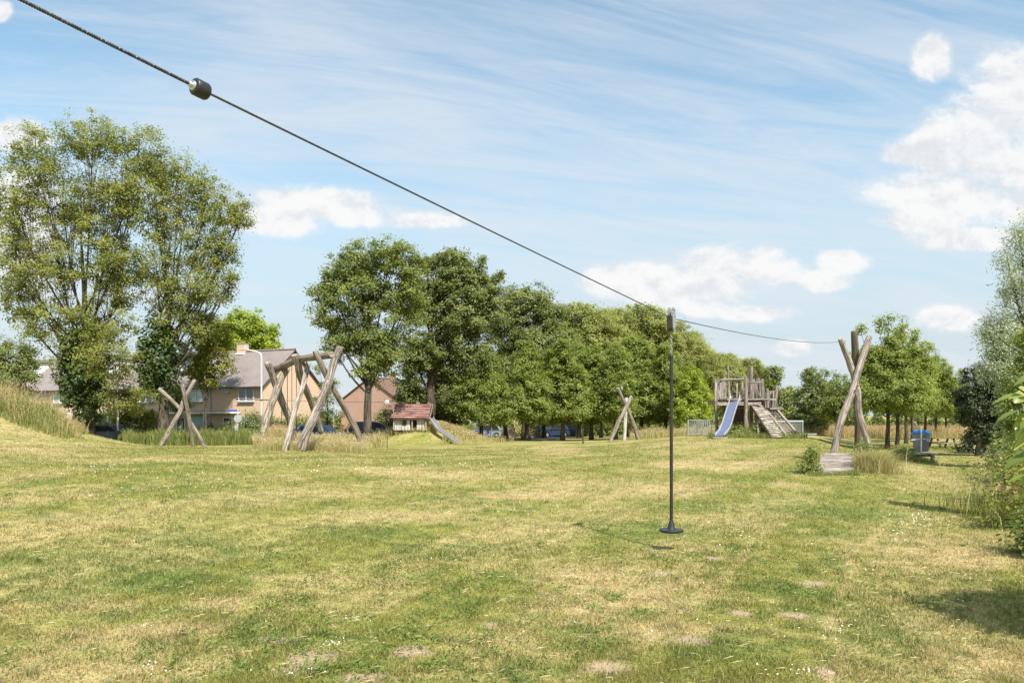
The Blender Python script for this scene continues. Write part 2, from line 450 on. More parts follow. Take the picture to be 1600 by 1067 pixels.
def brick_mat(name, c1, c2, mortar):
    m, nt, bs = new_mat(name)
    uv = N(nt, 'ShaderNodeUVMap')
    b = nt.nodes.new('ShaderNodeTexBrick'); nt.links.new(uv.outputs[0], b.inputs['Vector'])
    b.inputs['Color1'].default_value = (*c1, 1); b.inputs['Color2'].default_value = (*c2, 1); b.inputs['Mortar'].default_value = (*mortar, 1)
    b.inputs['Scale'].default_value = 1; b.inputs['Brick Width'].default_value = .22; b.inputs['Row Height'].default_value = .065
    b.inputs['Mortar Size'].default_value = .008; b.inputs['Bias'].default_value = -.1
    f = noise(nt, uv.outputs[0], .6, 5, .6); f3 = noise(nt, uv.outputs[0], 9, 3, .6)
    col = mixc(nt, math_n(nt, 'MULTIPLY', ramp(nt, f, .35, .7), .3), b.outputs[0], tuple(c * .8 for c in c2))
    col = mixc(nt, math_n(nt, 'MULTIPLY', ramp(nt, f3, .5, .8), .4), col, tuple(min(1, c * 1.25) for c in c1))
    nt.links.new(col, bs.inputs['Base Color']); bs.inputs['Roughness'].default_value = .9
    bump(nt, bs, b.outputs['Fac'], -.3, .01)
    return m
M['brick'] = brick_mat('buff_brick', (.72, .50, .335), (.63, .42, .275), (.60, .52, .43))
M['brick_red'] = brick_mat('orange_brick', (.46, .28, .21), (.38, .22, .17), (.38, .31, .26))

def roof_mat(name, c1, c2):
    m, nt, bs = new_mat(name)
    uv = N(nt, 'ShaderNodeUVMap')
    sp = N(nt, 'ShaderNodeSeparateXYZ'); nt.links.new(uv.outputs[0], sp.inputs[0])
    row = math_n(nt, 'FRACT', math_n(nt, 'DIVIDE', sp.outputs[1], .34))
    colu = math_n(nt, 'SINE', math_n(nt, 'MULTIPLY', sp.outputs[0], 6.283 / .24))
    f = noise(nt, uv.outputs[0], .5, 5, .6); f2 = noise(nt, uv.outputs[0], 7, 3, .6)
    col = mixc(nt, ramp(nt, f, .3, .7), c1, c2)
    col = mixc(nt, math_n(nt, 'MULTIPLY', ramp(nt, f2, .45, .75), .5), col, tuple(c * .6 for c in c2))
    gap = ramp(nt, row, .14, .02)
    col = mixc(nt, math_n(nt, 'MULTIPLY', gap, .75), col, (.05, .04, .04))
    nt.links.new(col, bs.inputs['Base Color']); bs.inputs['Roughness'].default_value = .85
    h = math_n(nt, 'ADD', math_n(nt, 'MULTIPLY', row, -.6), math_n(nt, 'MULTIPLY', colu, .4))
    bump(nt, bs, h, 1.0, .05)
    return m
M['roof'] = roof_mat('brown_roof_tiles', (.31, .26, .25), (.24, .20, .195))
M['roof_red'] = roof_mat('red_brown_roof_tiles', (.22, .13, .10), (.17, .10, .08))

L = {}
L['poplar'] = leaf_mat('poplar_leaf', (.085, .105, .025), (.19, .20, .050), (.29, .28, .085), .38)
L['ivy'] = leaf_mat('ivy_leaf', (.025, .042, .012), (.060, .09, .022), None, .15)
L['dark'] = leaf_mat('dark_leaf', (.075, .098, .03), (.15, .172, .055), (.24, .245, .09), .36)
L['mid'] = leaf_mat('mid_leaf', (.080, .105, .028), (.165, .19, .050), (.255, .265, .08), .38)
L['olive'] = leaf_mat('olive_leaf', (.14, .155, .05), (.225, .24, .075), (.30, .30, .11), .4)
L['bright'] = leaf_mat('bright_leaf', (.095, .125, .028), (.18, .21, .05), (.28, .30, .085), .42)
L['lime'] = leaf_mat('lime_leaf', (.13, .175, .025), (.23, .27, .04), (.33, .36, .065), .44)
L['willow'] = leaf_mat('willow_leaf', (.14, .165, .085), (.28, .31, .19), (.42, .44, .31), .3)
L['conifer'] = leaf_mat('dark_needle', (.028, .038, .018), (.065, .08, .035), None, .15)
L['copper'] = leaf_mat('copper_leaf', (.07, .03, .025), (.12, .055, .04), None, .2)
L['broad'] = leaf_mat('broad_leaf', (.065, .10, .018), (.14, .18, .03), (.28, .29, .07), .3, .8, .35)
L['weed'] = leaf_mat('weed_leaf', (.07, .10, .022), (.15, .17, .045), (.29, .26, .11), .3)
L['straw'] = leaf_mat('straw_grass', (.13, .15, .045), (.29, .25, .11), (.42, .34, .20), .3)
L['orange'] = leaf_mat('seeding_grass', (.16, .17, .05), (.31, .25, .12), (.39, .27, .16), .3)
L['flower'] = plain('white_clover_flower', (.80, .78, .70), .7, 0, .05, 4)
L['pink'] = plain('pink_flower', (.62, .22, .36), .6, 0, .15, 4)
L['yellowshrub'] = leaf_mat('yellow_shrub_leaf', (.10, .12, .018), (.20, .205, .035), (.30, .28, .06), .35)

# ------------------------------------------------------------------ foliage builders
def rand_unit(n, rng):
    v = rng.normal(size=(n, 3)); return v / np.linalg.norm(v, axis=1)[:, None]

def leaf_quads(C, size, rng, up=.35, aspect=.55, droop=None, out=None):
    """rhombus leaves: C centres (n,3), size scalar/array -> verts (4n,3), faces (n,4)"""
    n = len(C); nr = rand_unit(n, rng); nr[:, 2] = np.abs(nr[:, 2]) + up
    if out is not None: nr = nr + out * .95
    nr /= np.linalg.norm(nr, axis=1)[:, None]
    a = rand_unit(n, rng)
    if droop is not None: a = a * (1 - droop) + np.array([0, 0, -1.0]) * droop
    a = a - nr * np.sum(a * nr, 1)[:, None]; a /= (np.linalg.norm(a, axis=1)[:, None] + 1e-6)
    b = np.cross(nr, a); s = size * rng.uniform(.65, 1.3, n)[:, None]
    V = np.empty((n, 4, 3)); V[:, 0] = C - a * s; V[:, 1] = C + b * s * aspect + nr * s * .12; V[:, 2] = C + a * s; V[:, 3] = C - b * s * aspect + nr * s * .12
    return V.reshape(-1, 3), np.arange(4 * n).reshape(n, 4)

def bez(a, b, c, t): return a * (1 - t) ** 2 + b * 2 * t * (1 - t) + c * t * t

def make_tree(name, label, px, d, blobs, leafm, bark='bark', tr=.25, ls=.16, cr=.55, dens=1.0, lpc=60, split=.3, group=None, cat='tree',
              seed=1, ivy=None, up=.35, droop=None, aspect=.55, flat=1.0, base_px=None, vis_h=None, gap=.0, blob_d=1.0, loose=.45):
    ls = ls * .74; lpc = int(lpc * 1.55)
    rng = np.random.default_rng(seed); rs = random.Random(seed)
    base = G(base_px if base_px is not None else px, d, -.05)
    t = thing(name, label, cat, base, group)
    B = []
    for b in blobs:
        bx, by, rx, ry = b[:4]; off = b[4] if len(b) > 4 else rng.uniform(-.35, .35) * rx / F * d
        c = P(bx, by, d) + Vector((0, off, 0)); B.append((np.array(c), rx / F * d, (max(rx, ry) * .85 if rx > 7 else rx) / F * d * blob_d, ry / F * d))
    top = max(b[0][2] + b[3] * .6 for b in B); wsum = sum(b[1] * b[3] for b in B)
    cen = sum(b[0] * (b[1] * b[3] / wsum) for b in B)
    tb = np.array(base); th = top - tb[2]
    te = np.array([cen[0], cen[1], tb[2] + th * .82])
    k1 = np.array([tb[0], tb[1], tb[2] + th * .45])
    wood = MB()
    npt = 9
    trunk = [bez(tb, k1, te, i / npt) + (np.array([rs.uniform(-1, 1), rs.uniform(-1, 1), 0]) * tr * .25 if i else 0) for i in range(npt + 1)]
    rad = [tr * (1.25 if i == 0 else 1) * (1 - .95 * i / npt) ** (1.5 if leafm == 'poplar' else 1.0) for i in range(npt + 1)]
    wood.tube(trunk, rad, 9, True, .06)
    CC = []; OUT = []; TN = []
    for (c, rx, ry, rz) in B:
        zs = tb[2] + max(th * split * .7, (c[2] - tb[2]) * .42); ti = min(.9, (zs - tb[2]) / (th * .82))
        s = bez(tb, k1, te, ti); mid = (s + c) / 2 + np.array([(c[0] - s[0]) * .18, (c[1] - s[1]) * .18, -abs(c[0] - s[0]) * .12])
        lr = max(.03, tr * .42 * (1 - ti * .5)); n = 6
        pts = [bez(s, mid, c, i / n) for i in range(n + 1)]
        pts.append(c + np.array([rs.uniform(-.2, .2) * rx, 0, rz * .6]))
        lr *= (.48 if leafm == 'poplar' else .7)
        wood.tube(pts, [lr * (1 - .8 * i / (n + 1)) for i in range(n + 2)], 6, False, .05)
        nc = max(4, int(dens * 5.2 * (rx * rz + rx * ry + ry * rz) / (3 * cr * cr)))
        dirs = rand_unit(nc, rng); r = rng.uniform(loose, 1.0, nc) ** .7
        r *= 1 + .16 * np.sin(dirs[:, 0] * 5 + seed) * np.cos(dirs[:, 2] * 4 + seed * 2)
        cl = c + dirs * r[:, None] * np.array([rx, ry, rz])
        for q in range(nc):
            if rs.random() < .5:
                i0 = rs.randint(3, n); a = pts[i0]; e = cl[q]
                m2 = (a + e) / 2 + np.array([0, 0, rs.uniform(-.1, .2) * rz * .5])
                wood.tube([bez(a, m2, e, w) for w in (0, .35, .7, 1)], [lr * .28, lr * .2, lr * .12, .008], 4, False)
        CC.append(cl); OUT.append(dirs)
        TN.append(np.clip(rng.normal(.45, .16, nc), 0, 1))
    CC = np.concatenate(CC); OUT = np.concatenate(OUT); TN = np.concatenate(TN)
    if gap: keep = rng.random(len(CC)) > gap; CC, OUT, TN = CC[keep], OUT[keep], TN[keep]
    nl = lpc; m = len(CC)
    ofs = rng.normal(size=(m, nl, 3)) * cr * .42 * rng.uniform(.6, 1.3, (m, 1, 1)); ofs[..., 2] *= .75 * flat
    if droop is not None: ofs[..., 2] *= 2.2
    C = (CC[:, None] + ofs).reshape(-1, 3)
    tint = np.clip(np.repeat(TN, nl) + rng.normal(0, .17, m * nl), 0, 1)
    V, Fc = leaf_quads(C, ls, rng, up, aspect, droop, np.repeat(OUT, nl, axis=0))
    wood.build('trunk', M[bark], t, smooth=True)
    link_np('crown', V, [Fc], L[leafm], t, tint=np.repeat(tint, 4))
    if ivy:
        ix, iy, irx, iry = ivy
        n = int(7000 * (irx * iry / 3600.)); c = np.array(P(ix, iy, d)); e = rand_unit(n, rng) * (rng.uniform(.2, 1, n) ** .5)[:, None]
        lump = 1 + .25 * np.sin(e[:, 2] * 9 + seed) * np.sin(e[:, 0] * 5)
        V, Fc = leaf_quads(c + e * lump[:, None] * np.array([irx, irx, iry]) / F * d, .14, rng, .1, .7, None, e)
        link_np('ivy', V, [Fc], L['ivy'], t, tint=np.repeat(rng.random(n), 4))
    return t

def place_copy(src, px, d, rot, s, label, sz=None):
    c = copy_tree(src); b = G(px, d, -.05); c.location = b
    c.rotation_euler = (0, 0, rot); c.scale = (s, s, sz or s); c['label'] = label
    return c

def shrub(name, label, px, d, rx, h, leafm, seed, ls=.09, dens=1, group=None, cat='shrub', ry=None, n=None, lump=.25, stems=True, upto=1.0):
    """bush standing on ground; rx,h metres"""
    rng = np.random.default_rng(seed); b = G(px, d, -.03); t = thing(name, label, cat, b, group)
    ry = ry or rx; k = int((n or 60) * dens)
    dirs = rand_unit(k, rng); dirs[:, 2] = np.abs(dirs[:, 2]); r = rng.uniform(.35, 1, k) ** .6
    r = r * (1 + lump * np.sin(dirs[:, 0] * 6 + seed) * np.cos(dirs[:, 1] * 5 + dirs[:, 2] * 4))
    c = np.array(b) + np.stack([dirs[:, 0] * rx * r, dirs[:, 1] * ry * r, (.06 + dirs[:, 2] * r * .95) * h], 1)
    m = 70; crr = max(.12, min(rx, h) * .22)
    C = (c[:, None] + rng.normal(size=(k, m, 3)) * crr).reshape(-1, 3); C[:, 2] = np.maximum(C[:, 2], b[2] + .03)
    ti = np.clip(np.repeat(rng.normal(.45, .17, k), m) + rng.normal(0, .17, k * m), 0, 1)
    V, Fc = leaf_quads(C, ls, rng, .3, .55, None, np.repeat(dirs, m, axis=0))
    link_np('leaves', V, [Fc], L[leafm], t, tint=np.repeat(ti, 4))
    w = MB()
    for q in range(0, k, 3): w.tube([Vector(b), Vector(b).lerp(Vector(c[q]), .5) + Vector((0, 0, .05)), Vector(c[q])], [.025, .015, .006], 4, False)
    w.build('stems', M['bark'], t, smooth=True)
    return t

def blades(B, h, w, rng, lean=.35, seg=True, tint=None, curve=.3):
    """grass blades at base points B (n,3)"""
    n = len(B); a = rng.uniform(0, 2 * np.pi, n); side = np.stack([np.cos(a), np.sin(a), np.zeros(n)], 1)
    a2 = rng.uniform(0, 2 * np.pi, n); ln = np.stack([np.cos(a2), np.sin(a2), np.zeros(n)], 1) * (rng.uniform(.1, 1, n) * lean)[:, None]
    h = (h * np.ones(n))[:, None]; w = (w * np.ones(n))[:, None]; up = np.array([0, 0, 1.0])
    if tint is None: tint = rng.random(n)
    if seg:
        V = np.empty((n, 5, 3)); V[:, 0] = B - side * w / 2; V[:, 1] = B + side * w / 2
        mid = B + (ln * .35 + up * .6) * h; V[:, 2] = mid + side * w * .4; V[:, 3] = mid - side * w * .4
        V[:, 4] = B + (ln * (1 + curve) + up * (1 - .35 * curve)) * h
        i = np.arange(n)[:, None] * 5
        return V.reshape(-1, 3), [i + np.array([[0, 1, 2, 3]]), i + np.array([[3, 2, 4]])], np.repeat(tint, 5)
    V = np.empty((n, 3, 3)); V[:, 0] = B - side * w / 2; V[:, 1] = B + side * w / 2; V[:, 2] = B + (ln + up) * h
    return V.reshape(-1, 3), [np.arange(3 * n).reshape(n, 3)], np.repeat(tint, 3)

def tall_grass(name, label, pts, h, w, mat, seed, group=None, cat='grass', lean=.35, kind='stuff', heads=0.0, hvar=.35, fall=None):
    rng = np.random.default_rng(seed); pts = np.asarray(pts)
    B = np.stack([pts[:, 0], pts[:, 1], zfun(pts[:, 0], pts[:, 1]) - .01], 1); n = len(B)
    ph = seed * 1.7; nz = np.sin(pts[:, 0] * 2.1 + ph + 1.5 * np.sin(pts[:, 1] * 1.3)) * np.sin(pts[:, 1] * 1.7 + ph) + .6 * np.sin(pts[:, 0] * 5.3 + ph) * np.sin(pts[:, 1] * 4.1 - ph)
    hh = h * rng.uniform(1 - hvar, 1 + hvar, n) * (.85 + .32 * nz) * (fall if fall is not None else 1)
    ti = np.clip(rng.normal(.5, .25, n), 0, 1)
    V, Fc, T = blades(B, hh, w, rng, lean, True, ti)
    if heads:
        k = rng.random(n) < heads; tips = V.reshape(n, 5, 3)[k, 4]
        m = 5; C = (tips[:, None] + rng.normal(size=(len(tips), m, 3)) * np.array([.02, .02, .05])).reshape(-1, 3)
        V2, F2 = leaf_quads(C, max(.02, w * 1.1), rng, .1, .5, .6)
        F2 = F2 + len(V); V = np.concatenate([V, V2]); Fc = Fc + [F2]; T = np.concatenate([T, np.full(len(V2), .85) + rng.normal(0, .1, len(V2))])
    o = link_np(name, V, Fc, L[mat], None, tint=T)
    return tag(o, label, cat, group, kind)

# ================================================================== SETTING
def build_ground():
    def axis(near, far, n, first):
        t = np.linspace(0, 1, n); k = 7.0
        s = np.sinh(k * t) / np.sinh(k); return near + (far - near) * (s * (1 - first) + first * t)
    xp = axis(0, 1600, 190, .012); xs = np.concatenate([-xp[::-1][:-1], xp])
    ys = np.concatenate([-axis(0, 300, 40, .02)[::-1][:-1], axis(0, 1800, 300, .012)])
    Xg, Yg = np.meshgrid(xs, ys); Z = zfun(Xg.ravel(), Yg.ravel())
    V = np.stack([Xg.ravel(), Yg.ravel(), Z], 1); nx, ny = len(xs), len(ys)
    i = (np.arange(ny - 1)[:, None] * nx + np.arange(nx - 1)[None]).ravel()
    Fq = np.stack([i, i + 1, i + nx + 1, i + nx], 1)
    o = link_np('ground', V, [Fq], ground_mat(), None, smooth=True)
    tag(o, 'mown meadow ground with dry patches', None, None, 'structure')
build_ground()

def strip(name, pts, w, mat, dz, label):
    V = []; 
    pp = []
    for a, b in zip(pts[:-1], pts[1:]):
        k = max(2, int((Vector(b) - Vector(a)).length / 1.2))
        for i in range(k): pp.append(Vector(a).lerp(Vector(b), i / k))
    pp.append(Vector(pts[-1])); m = 5
    for i, p in enumerate(pp):
        d = (pp[min(i + 1, len(pp) - 1)] - pp[max(i - 1, 0)]).normalized(); n = Vector((-d.y, d.x))
        for j in range(m):
            q = p + n * w * (j / (m - 1) - .5); V.append((q.x, q.y, gz(q.x, q.y) + dz))
    k = (np.arange(len(pp) - 1)[:, None] * m + np.arange(m - 1)[None]).ravel()
    o = link_np(name, np.array(V), [np.stack([k, k + m, k + m + 1, k + 1], 1)], mat, None, smooth=True)
    return tag(o, label, None, None, 'structure')
U = Vector((-.917, .399)); Vd = Vector((.399, .917))
rp = [Vector((-22.3, 66)) + U * 60 - Vd * 6.5, Vector((-22.3, 66)) - Vd * 6.5, Vector((-22.3, 66)) - U * 14 - Vd * 6.5 , Vector((2, 75)), Vector((6, 98)), Vector((14, 150))]
rp[2] = Vector((-9.5, 56.5)) + Vector((1.5, 5.5))
strip('road', [tuple(p) for p in rp], 5.0, M['asphalt'], .03, 'grey asphalt residential street')
strip('road', [(-30, 104), (6, 104), (60, 108)], 5.5, M['asphalt'], .035, 'grey asphalt street behind the row of trees')

# ---- sky
def world():
    w = bpy.data.worlds.new('World'); SC.world = w; w.use_nodes = True; nt = w.node_tree; nt.nodes.clear()
    out = nt.nodes.new('ShaderNodeOutputWorld'); bg = nt.nodes.new('ShaderNodeBackground'); bg.inputs[1].default_value = .15
    nt.links.new(bg.outputs[0], out.inputs[0])
    sky = nt.nodes.new('ShaderNodeTexSky'); sky.sky_type = 'NISHITA'; sky.sun_disc = False
    sky.sun_elevation = math.radians(SUN_EL); sky.sun_rotation = SUN_ROT; sky.air_density = 1.0; sky.dust_density = .6; sky.ozone_density = 1.2
    tc = nt.nodes.new('ShaderNodeTexCoord'); v = tc.outputs['Generated']
    sp = nt.nodes.new('ShaderNodeSeparateXYZ'); nt.links.new(v, sp.inputs[0])
    yy = math_n(nt, 'MAXIMUM', math_n(nt, 'ABSOLUTE', sp.outputs[1]), .08)
    a = math_n(nt, 'DIVIDE', sp.outputs[0], yy); b = math_n(nt, 'DIVIDE', sp.outputs[2], yy)
    cb = nt.nodes.new('ShaderNodeCombineXYZ'); nt.links.new(a, cb.inputs[0]); nt.links.new(b, cb.inputs[1]); ab = cb.outputs[0]
    # high veil clouds on a plane overhead
    zz = math_n(nt, 'ADD', math_n(nt, 'MAXIMUM', sp.outputs[2], 0), .16)
    c2 = nt.nodes.new('ShaderNodeCombineXYZ')
    nt.links.new(math_n(nt, 'DIVIDE', sp.outputs[0], zz), c2.inputs[0]); nt.links.new(math_n(nt, 'DIVIDE', sp.outputs[1], zz), c2.inputs[1])
    mp = nt.nodes.new('ShaderNodeMapping'); mp.inputs['Rotation'].default_value = (0, 0, math.radians(-14)); mp.inputs['Location'].default_value = (3.2, 1.4, 0)
    nt.links.new(c2.outputs[0], mp.inputs[0])
    n1 = noise(nt, mp.outputs[0], .8, 7, .6, (.7, 1.9, 1), .9)
    n2 = noise(nt, mp.outputs[0], 3.0, 8, .66, (.35, 1.9, 1), 1.0)
    veil = ramp(nt, math_n(nt, 'ADD', math_n(nt, 'MULTIPLY', n1, .60), math_n(nt, 'MULTIPLY', n2, .40)), .38, .62)
    base = sky.outputs[0]
    hs = nt.nodes.new('ShaderNodeHueSaturation'); hs.inputs['Saturation'].default_value = SKY_SAT; hs.inputs['Value'].default_value = SKY_VAL
    nt.links.new(base, hs.inputs['Color']); base = mixc(nt, 1.0, hs.outputs[0], (.98, 1.07, .93), 'MULTIPLY')
    low = ramp(nt, b, .50, .04)
    base = mixc(nt, math_n(nt, 'MULTIPLY', low, .9), base, (2.5, 2.85, 3.15))
    col = mixc(nt, math_n(nt, 'MULTIPLY', veil, .72), base, VEIL)
    # cumulus: ellipses (px coordinates turned into direction ratios)
    wob = noise(nt, ab, 7, 9, .66, (1, 1.35, 1), .3); wob2 = noise(nt, ab, 30, 6, .65, (1, 1.3, 1))
    wv = math_n(nt, 'ADD', math_n(nt, 'MULTIPLY', math_n(nt, 'SUBTRACT', wob, .5), 5.2), math_n(nt, 'MULTIPLY', math_n(nt, 'SUBTRACT', wob2, .5), 2.0))
    CL = [(1600,175,90,75),(1530,225,90,55),(1460,240,70,28),(1610,260,110,50),(1400,245,26,16),
          (1480,305,110,34),(1600,320,80,32),(1440,345,60,20),(1520,375,80,16),(1455,96,26,32),
          (1130,420,62,30),(1195,400,26,16),(1010,435,62,22),(945,440,34,22),(1080,455,90,26),(1180,425,60,24),
          (1320,410,36,20),(1290,440,34,15),(1240,545,24,12),(1480,500,40,18),(1180,490,50,14),
          (500,320,90,24),(430,345,60,26),(570,340,50,18),(660,345,60,12),(30,215,60,26),(20,380,70,90),(40,300,50,40),(1545,104,12,5),(0,20,18,16),(1110,485,40,12)]
    acc = None
    for (px, py, rx, ry) in CL:
        u = math_n(nt, 'DIVIDE', math_n(nt, 'SUBTRACT', a, (px - CX) / F), rx / F)
        q = math_n(nt, 'DIVIDE', math_n(nt, 'SUBTRACT', b, (YH - py) / F), ry / F)
        # flat bottom: lower half falls faster
        q = math_n(nt, 'MAXIMUM', q, math_n(nt, 'MULTIPLY', q, -1.15))
        r = math_n(nt, 'ADD', math_n(nt, 'MULTIPLY', u, u), math_n(nt, 'MULTIPLY', q, q))
        acc = r if acc is None else nt_smin(nt, acc, r)
    cum = math_n(nt, 'ADD', math_n(nt, 'MULTIPLY', ramp(nt, math_n(nt, 'ADD', acc, wv), 2.3, .35), .68), math_n(nt, 'MULTIPLY', ramp(nt, math_n(nt, 'ADD', acc, wv), 1.45, .8), .32))
    inner = ramp(nt, math_n(nt, 'ADD', acc, math_n(nt, 'MULTIPLY', wob2, 1.2)), .2, 1.4)
    m2 = nt.nodes.new('ShaderNodeMapping'); m2.inputs['Location'].default_value = (.006, .016, 0); nt.links.new(ab, m2.inputs[0])
    wu = math_n(nt, 'ADD', noise(nt, m2.outputs[0], 7, 9, .66, (1, 1.35, 1), .3), math_n(nt, 'MULTIPLY', noise(nt, m2.outputs[0], 30, 6, .65, (1, 1.3, 1)), .25))
    w0_ = math_n(nt, 'ADD', wob, math_n(nt, 'MULTIPLY', wob2, .25))
    sh = math_n(nt, 'ADD', math_n(nt, 'SUBTRACT', wu, w0_), math_n(nt, 'MULTIPLY', math_n(nt, 'SUBTRACT', noise(nt, ab, 5, 3, .5, (.8, 2.0, 1)), .5), .3))
    ccol = mixc(nt, ramp(nt, sh, -.16, .07), CUM_D, CUM_L)
    col = mixc(nt, math_n(nt, 'MULTIPLY', cum, .93), col, ccol)
    nt.links.new(col, bg.inputs[0])
def nt_smin(nt, a, b):
    n = nt.nodes.new('ShaderNodeMath'); n.operation = 'SMOOTH_MIN'; n.inputs[2].default_value = .8
    nt.links.new(a, n.inputs[0]); nt.links.new(b, n.inputs[1]); return n.outputs[0]

SUN_EL = 52.0
sd = Vector((.44, -.90, 0)).normalized()          # towards the sun, in plan
SUN_ROT = math.atan2(sd.x, sd.y)
SKY_SAT = .98; SKY_VAL = 1.0
VEIL = (3.25, 3.5, 3.75); CUM_L = (4.15, 4.12, 4.08); CUM_D = (3.35, 3.46, 3.62)
world()
sl = bpy.data.lights.new('sun', 'SUN'); sl.energy = 4.9; sl.angle = math.radians(.53); sl.color = (1.0, .95, .86)
so = bpy.data.objects.new('sun', sl); COL.objects.link(so)
to_sun = Vector((sd.x * math.cos(math.radians(SUN_EL)), sd.y * math.cos(math.radians(SUN_EL)), math.sin(math.radians(SUN_EL))))
so.rotation_euler = to_sun.to_track_quat('Z', 'Y').to_euler()
so.location = (20, -20, 40)

cam = bpy.data.cameras.new('camera'); co = bpy.data.objects.new('camera', cam); COL.objects.link(co)
cam.sensor_width = 36; cam.lens = F / 1600 * 36; cam.shift_y = (YH - 533.5) / 1600; cam.clip_end = 5000; cam.clip_start = .05
co.location = (0, 0, H); co.rotation_euler = (math.radians(90), 0, 0); SC.camera = co
SC.view_settings.view_transform = 'Standard'; SC.view_settings.look = 'None'; SC.view_settings.exposure = 0.65
SC.cycles.max_bounces = 6; SC.cycles.transmission_bounces = 4; SC.cycles.diffuse_bounces = 3

# ================================================================== LAWN (stuff)
def bare_mask(x, y):
    m = np.zeros(len(x), bool)
    for (bx, by, rx, ry) in BARE:
        r = ((x - bx) / rx) ** 2 + ((y - by) / ry) ** 2
        m |= (r + RNG.normal(0, .45, len(x))) < .6
    return m
def lawn():
    def sample(n, d0, d1, x0=-230, x1=1880):
        d = d0 * (d1 / d0) ** RNG.random(n); px = RNG.uniform(x0, x1, n)
        return (px - CX) / F * d, d
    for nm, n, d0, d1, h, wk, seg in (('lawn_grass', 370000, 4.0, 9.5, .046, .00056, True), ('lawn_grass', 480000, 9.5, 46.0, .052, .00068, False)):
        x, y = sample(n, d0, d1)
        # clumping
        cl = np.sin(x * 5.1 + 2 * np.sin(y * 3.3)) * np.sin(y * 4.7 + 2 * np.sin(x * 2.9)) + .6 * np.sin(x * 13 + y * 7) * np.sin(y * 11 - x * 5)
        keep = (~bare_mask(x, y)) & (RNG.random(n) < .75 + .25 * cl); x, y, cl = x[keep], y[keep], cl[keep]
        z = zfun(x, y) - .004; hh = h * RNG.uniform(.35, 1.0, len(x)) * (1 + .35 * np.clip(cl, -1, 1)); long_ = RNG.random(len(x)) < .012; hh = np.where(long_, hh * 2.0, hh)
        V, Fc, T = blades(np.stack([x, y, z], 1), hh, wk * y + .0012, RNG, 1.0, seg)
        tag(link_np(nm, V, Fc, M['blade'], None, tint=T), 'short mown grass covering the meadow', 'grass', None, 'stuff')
    x, y = sample(3600, 4.2, 14); ang = RNG.uniform(0, 6.28, len(x)); ln = RNG.uniform(.03, .10, len(x)); z = zfun(x, y) + RNG.uniform(.012, .04, len(x))
    C0_ = np.stack([x, y, z], 1); dv = np.stack([np.cos(ang), np.sin(ang), RNG.uniform(-.1, .25, len(x))], 1) * ln[:, None]; sv = np.stack([-np.sin(ang), np.cos(ang), np.zeros(len(x))], 1) * (.00020 * y)[:, None]
    V = np.stack([C0_ - sv, C0_ + sv, C0_ + dv * .6 + sv + np.array([0, 0, .006]), C0_ + dv], 1).reshape(-1, 3)
    tag(link_np('straw_litter', V, [np.arange(len(V)).reshape(-1, 4)], L['litter'], None, tint=np.repeat(RNG.random(len(x)), 4)), 'loose dry cut grass stalks lying on the lawn', 'cut grass', None, 'stuff')
    # flat weeds (plantain, clover leaves)
    k = 2600; cx, cy = sample(k, 4.2, 30)
    nz = np.sin(cx * .9 + 1.1 * np.sin(cy * .7)) * np.sin(cy * .8 + cx * .3); s_ = nz > .0; cx, cy = cx[s_], cy[s_]; m = 22
    rr = RNG.normal(0, 1, (2, len(cx), m)); lx = (cx[:, None] + rr[0] * .055).ravel(); ly = (cy[:, None] + rr[1] * .055).ravel()
    C = np.stack([lx, ly, zfun(lx, ly) + RNG.uniform(.01, .05, len(lx))], 1)
    V, Fc = leaf_quads(C, .019, RNG, .5, .32)
    tag(link_np('lawn_weeds', V, [Fc], L['lawnweed'], None, tint=np.repeat(RNG.random(len(C)), 4)), 'low broad-leaved weeds scattered in the lawn', 'weeds', None, 'stuff')
    # clover flowers
    P0 = []
    for px, py, sx, sy, n in [(1130,835,40,25,26),(1420,830,50,35,110),(1440,815,30,14,60),(1310,985,60,22,36),(1255,1055,50,14,26),(520,1010,28,12,30),(240,1055,60,14,22),(470,1060,60,8,16),(560,975,30,8,14),(700,880,30,8,8),(620,885,20,6,10),
                              (1160,845,30,6,16),(1020,900,300,90,40),(1350,900,120,80,60),(300,760,300,40,90),(150,740,120,14,60),(800,800,120,12,40),(1500,960,50,30,10),(230,985,20,8,8),(900,950,500,100,40),(700,725,120,10,60),(560,730,150,12,60)]:
        for _ in range(n):
            p = hit(random.gauss(px, sx * .5), min(1064, random.gauss(py, sy * .5)));
            if p.y < 60: P0.append(p)
    P0 = np.array(P0)[::2]; m = 5; r = np.maximum(.0055, P0[:, 1] * .0008)
    C = (P0[:, None] + np.random.default_rng(3).normal(size=(len(P0), m, 3)) * (r * .45)[:, None, None]).reshape(-1, 3); C[:, 2] += .045
    V, Fc = leaf_quads(C, np.repeat(r, m)[:, None] * .8, RNG, .6, .9)
    tag(link_np('clover_flowers', V, [Fc], L['flower'], None), 'small white clover flowers dotting the lawn', 'flowers', None, 'stuff')
M['blade'] = blade_mat()
L['lawnweed'] = leaf_mat('lawn_weed_leaf', (.055, .09, .018), (.13, .175, .035), None, .2)
L['litter'] = leaf_mat('cut_straw', (.22, .18, .09), (.36, .30, .17), None, .1)
lawn()

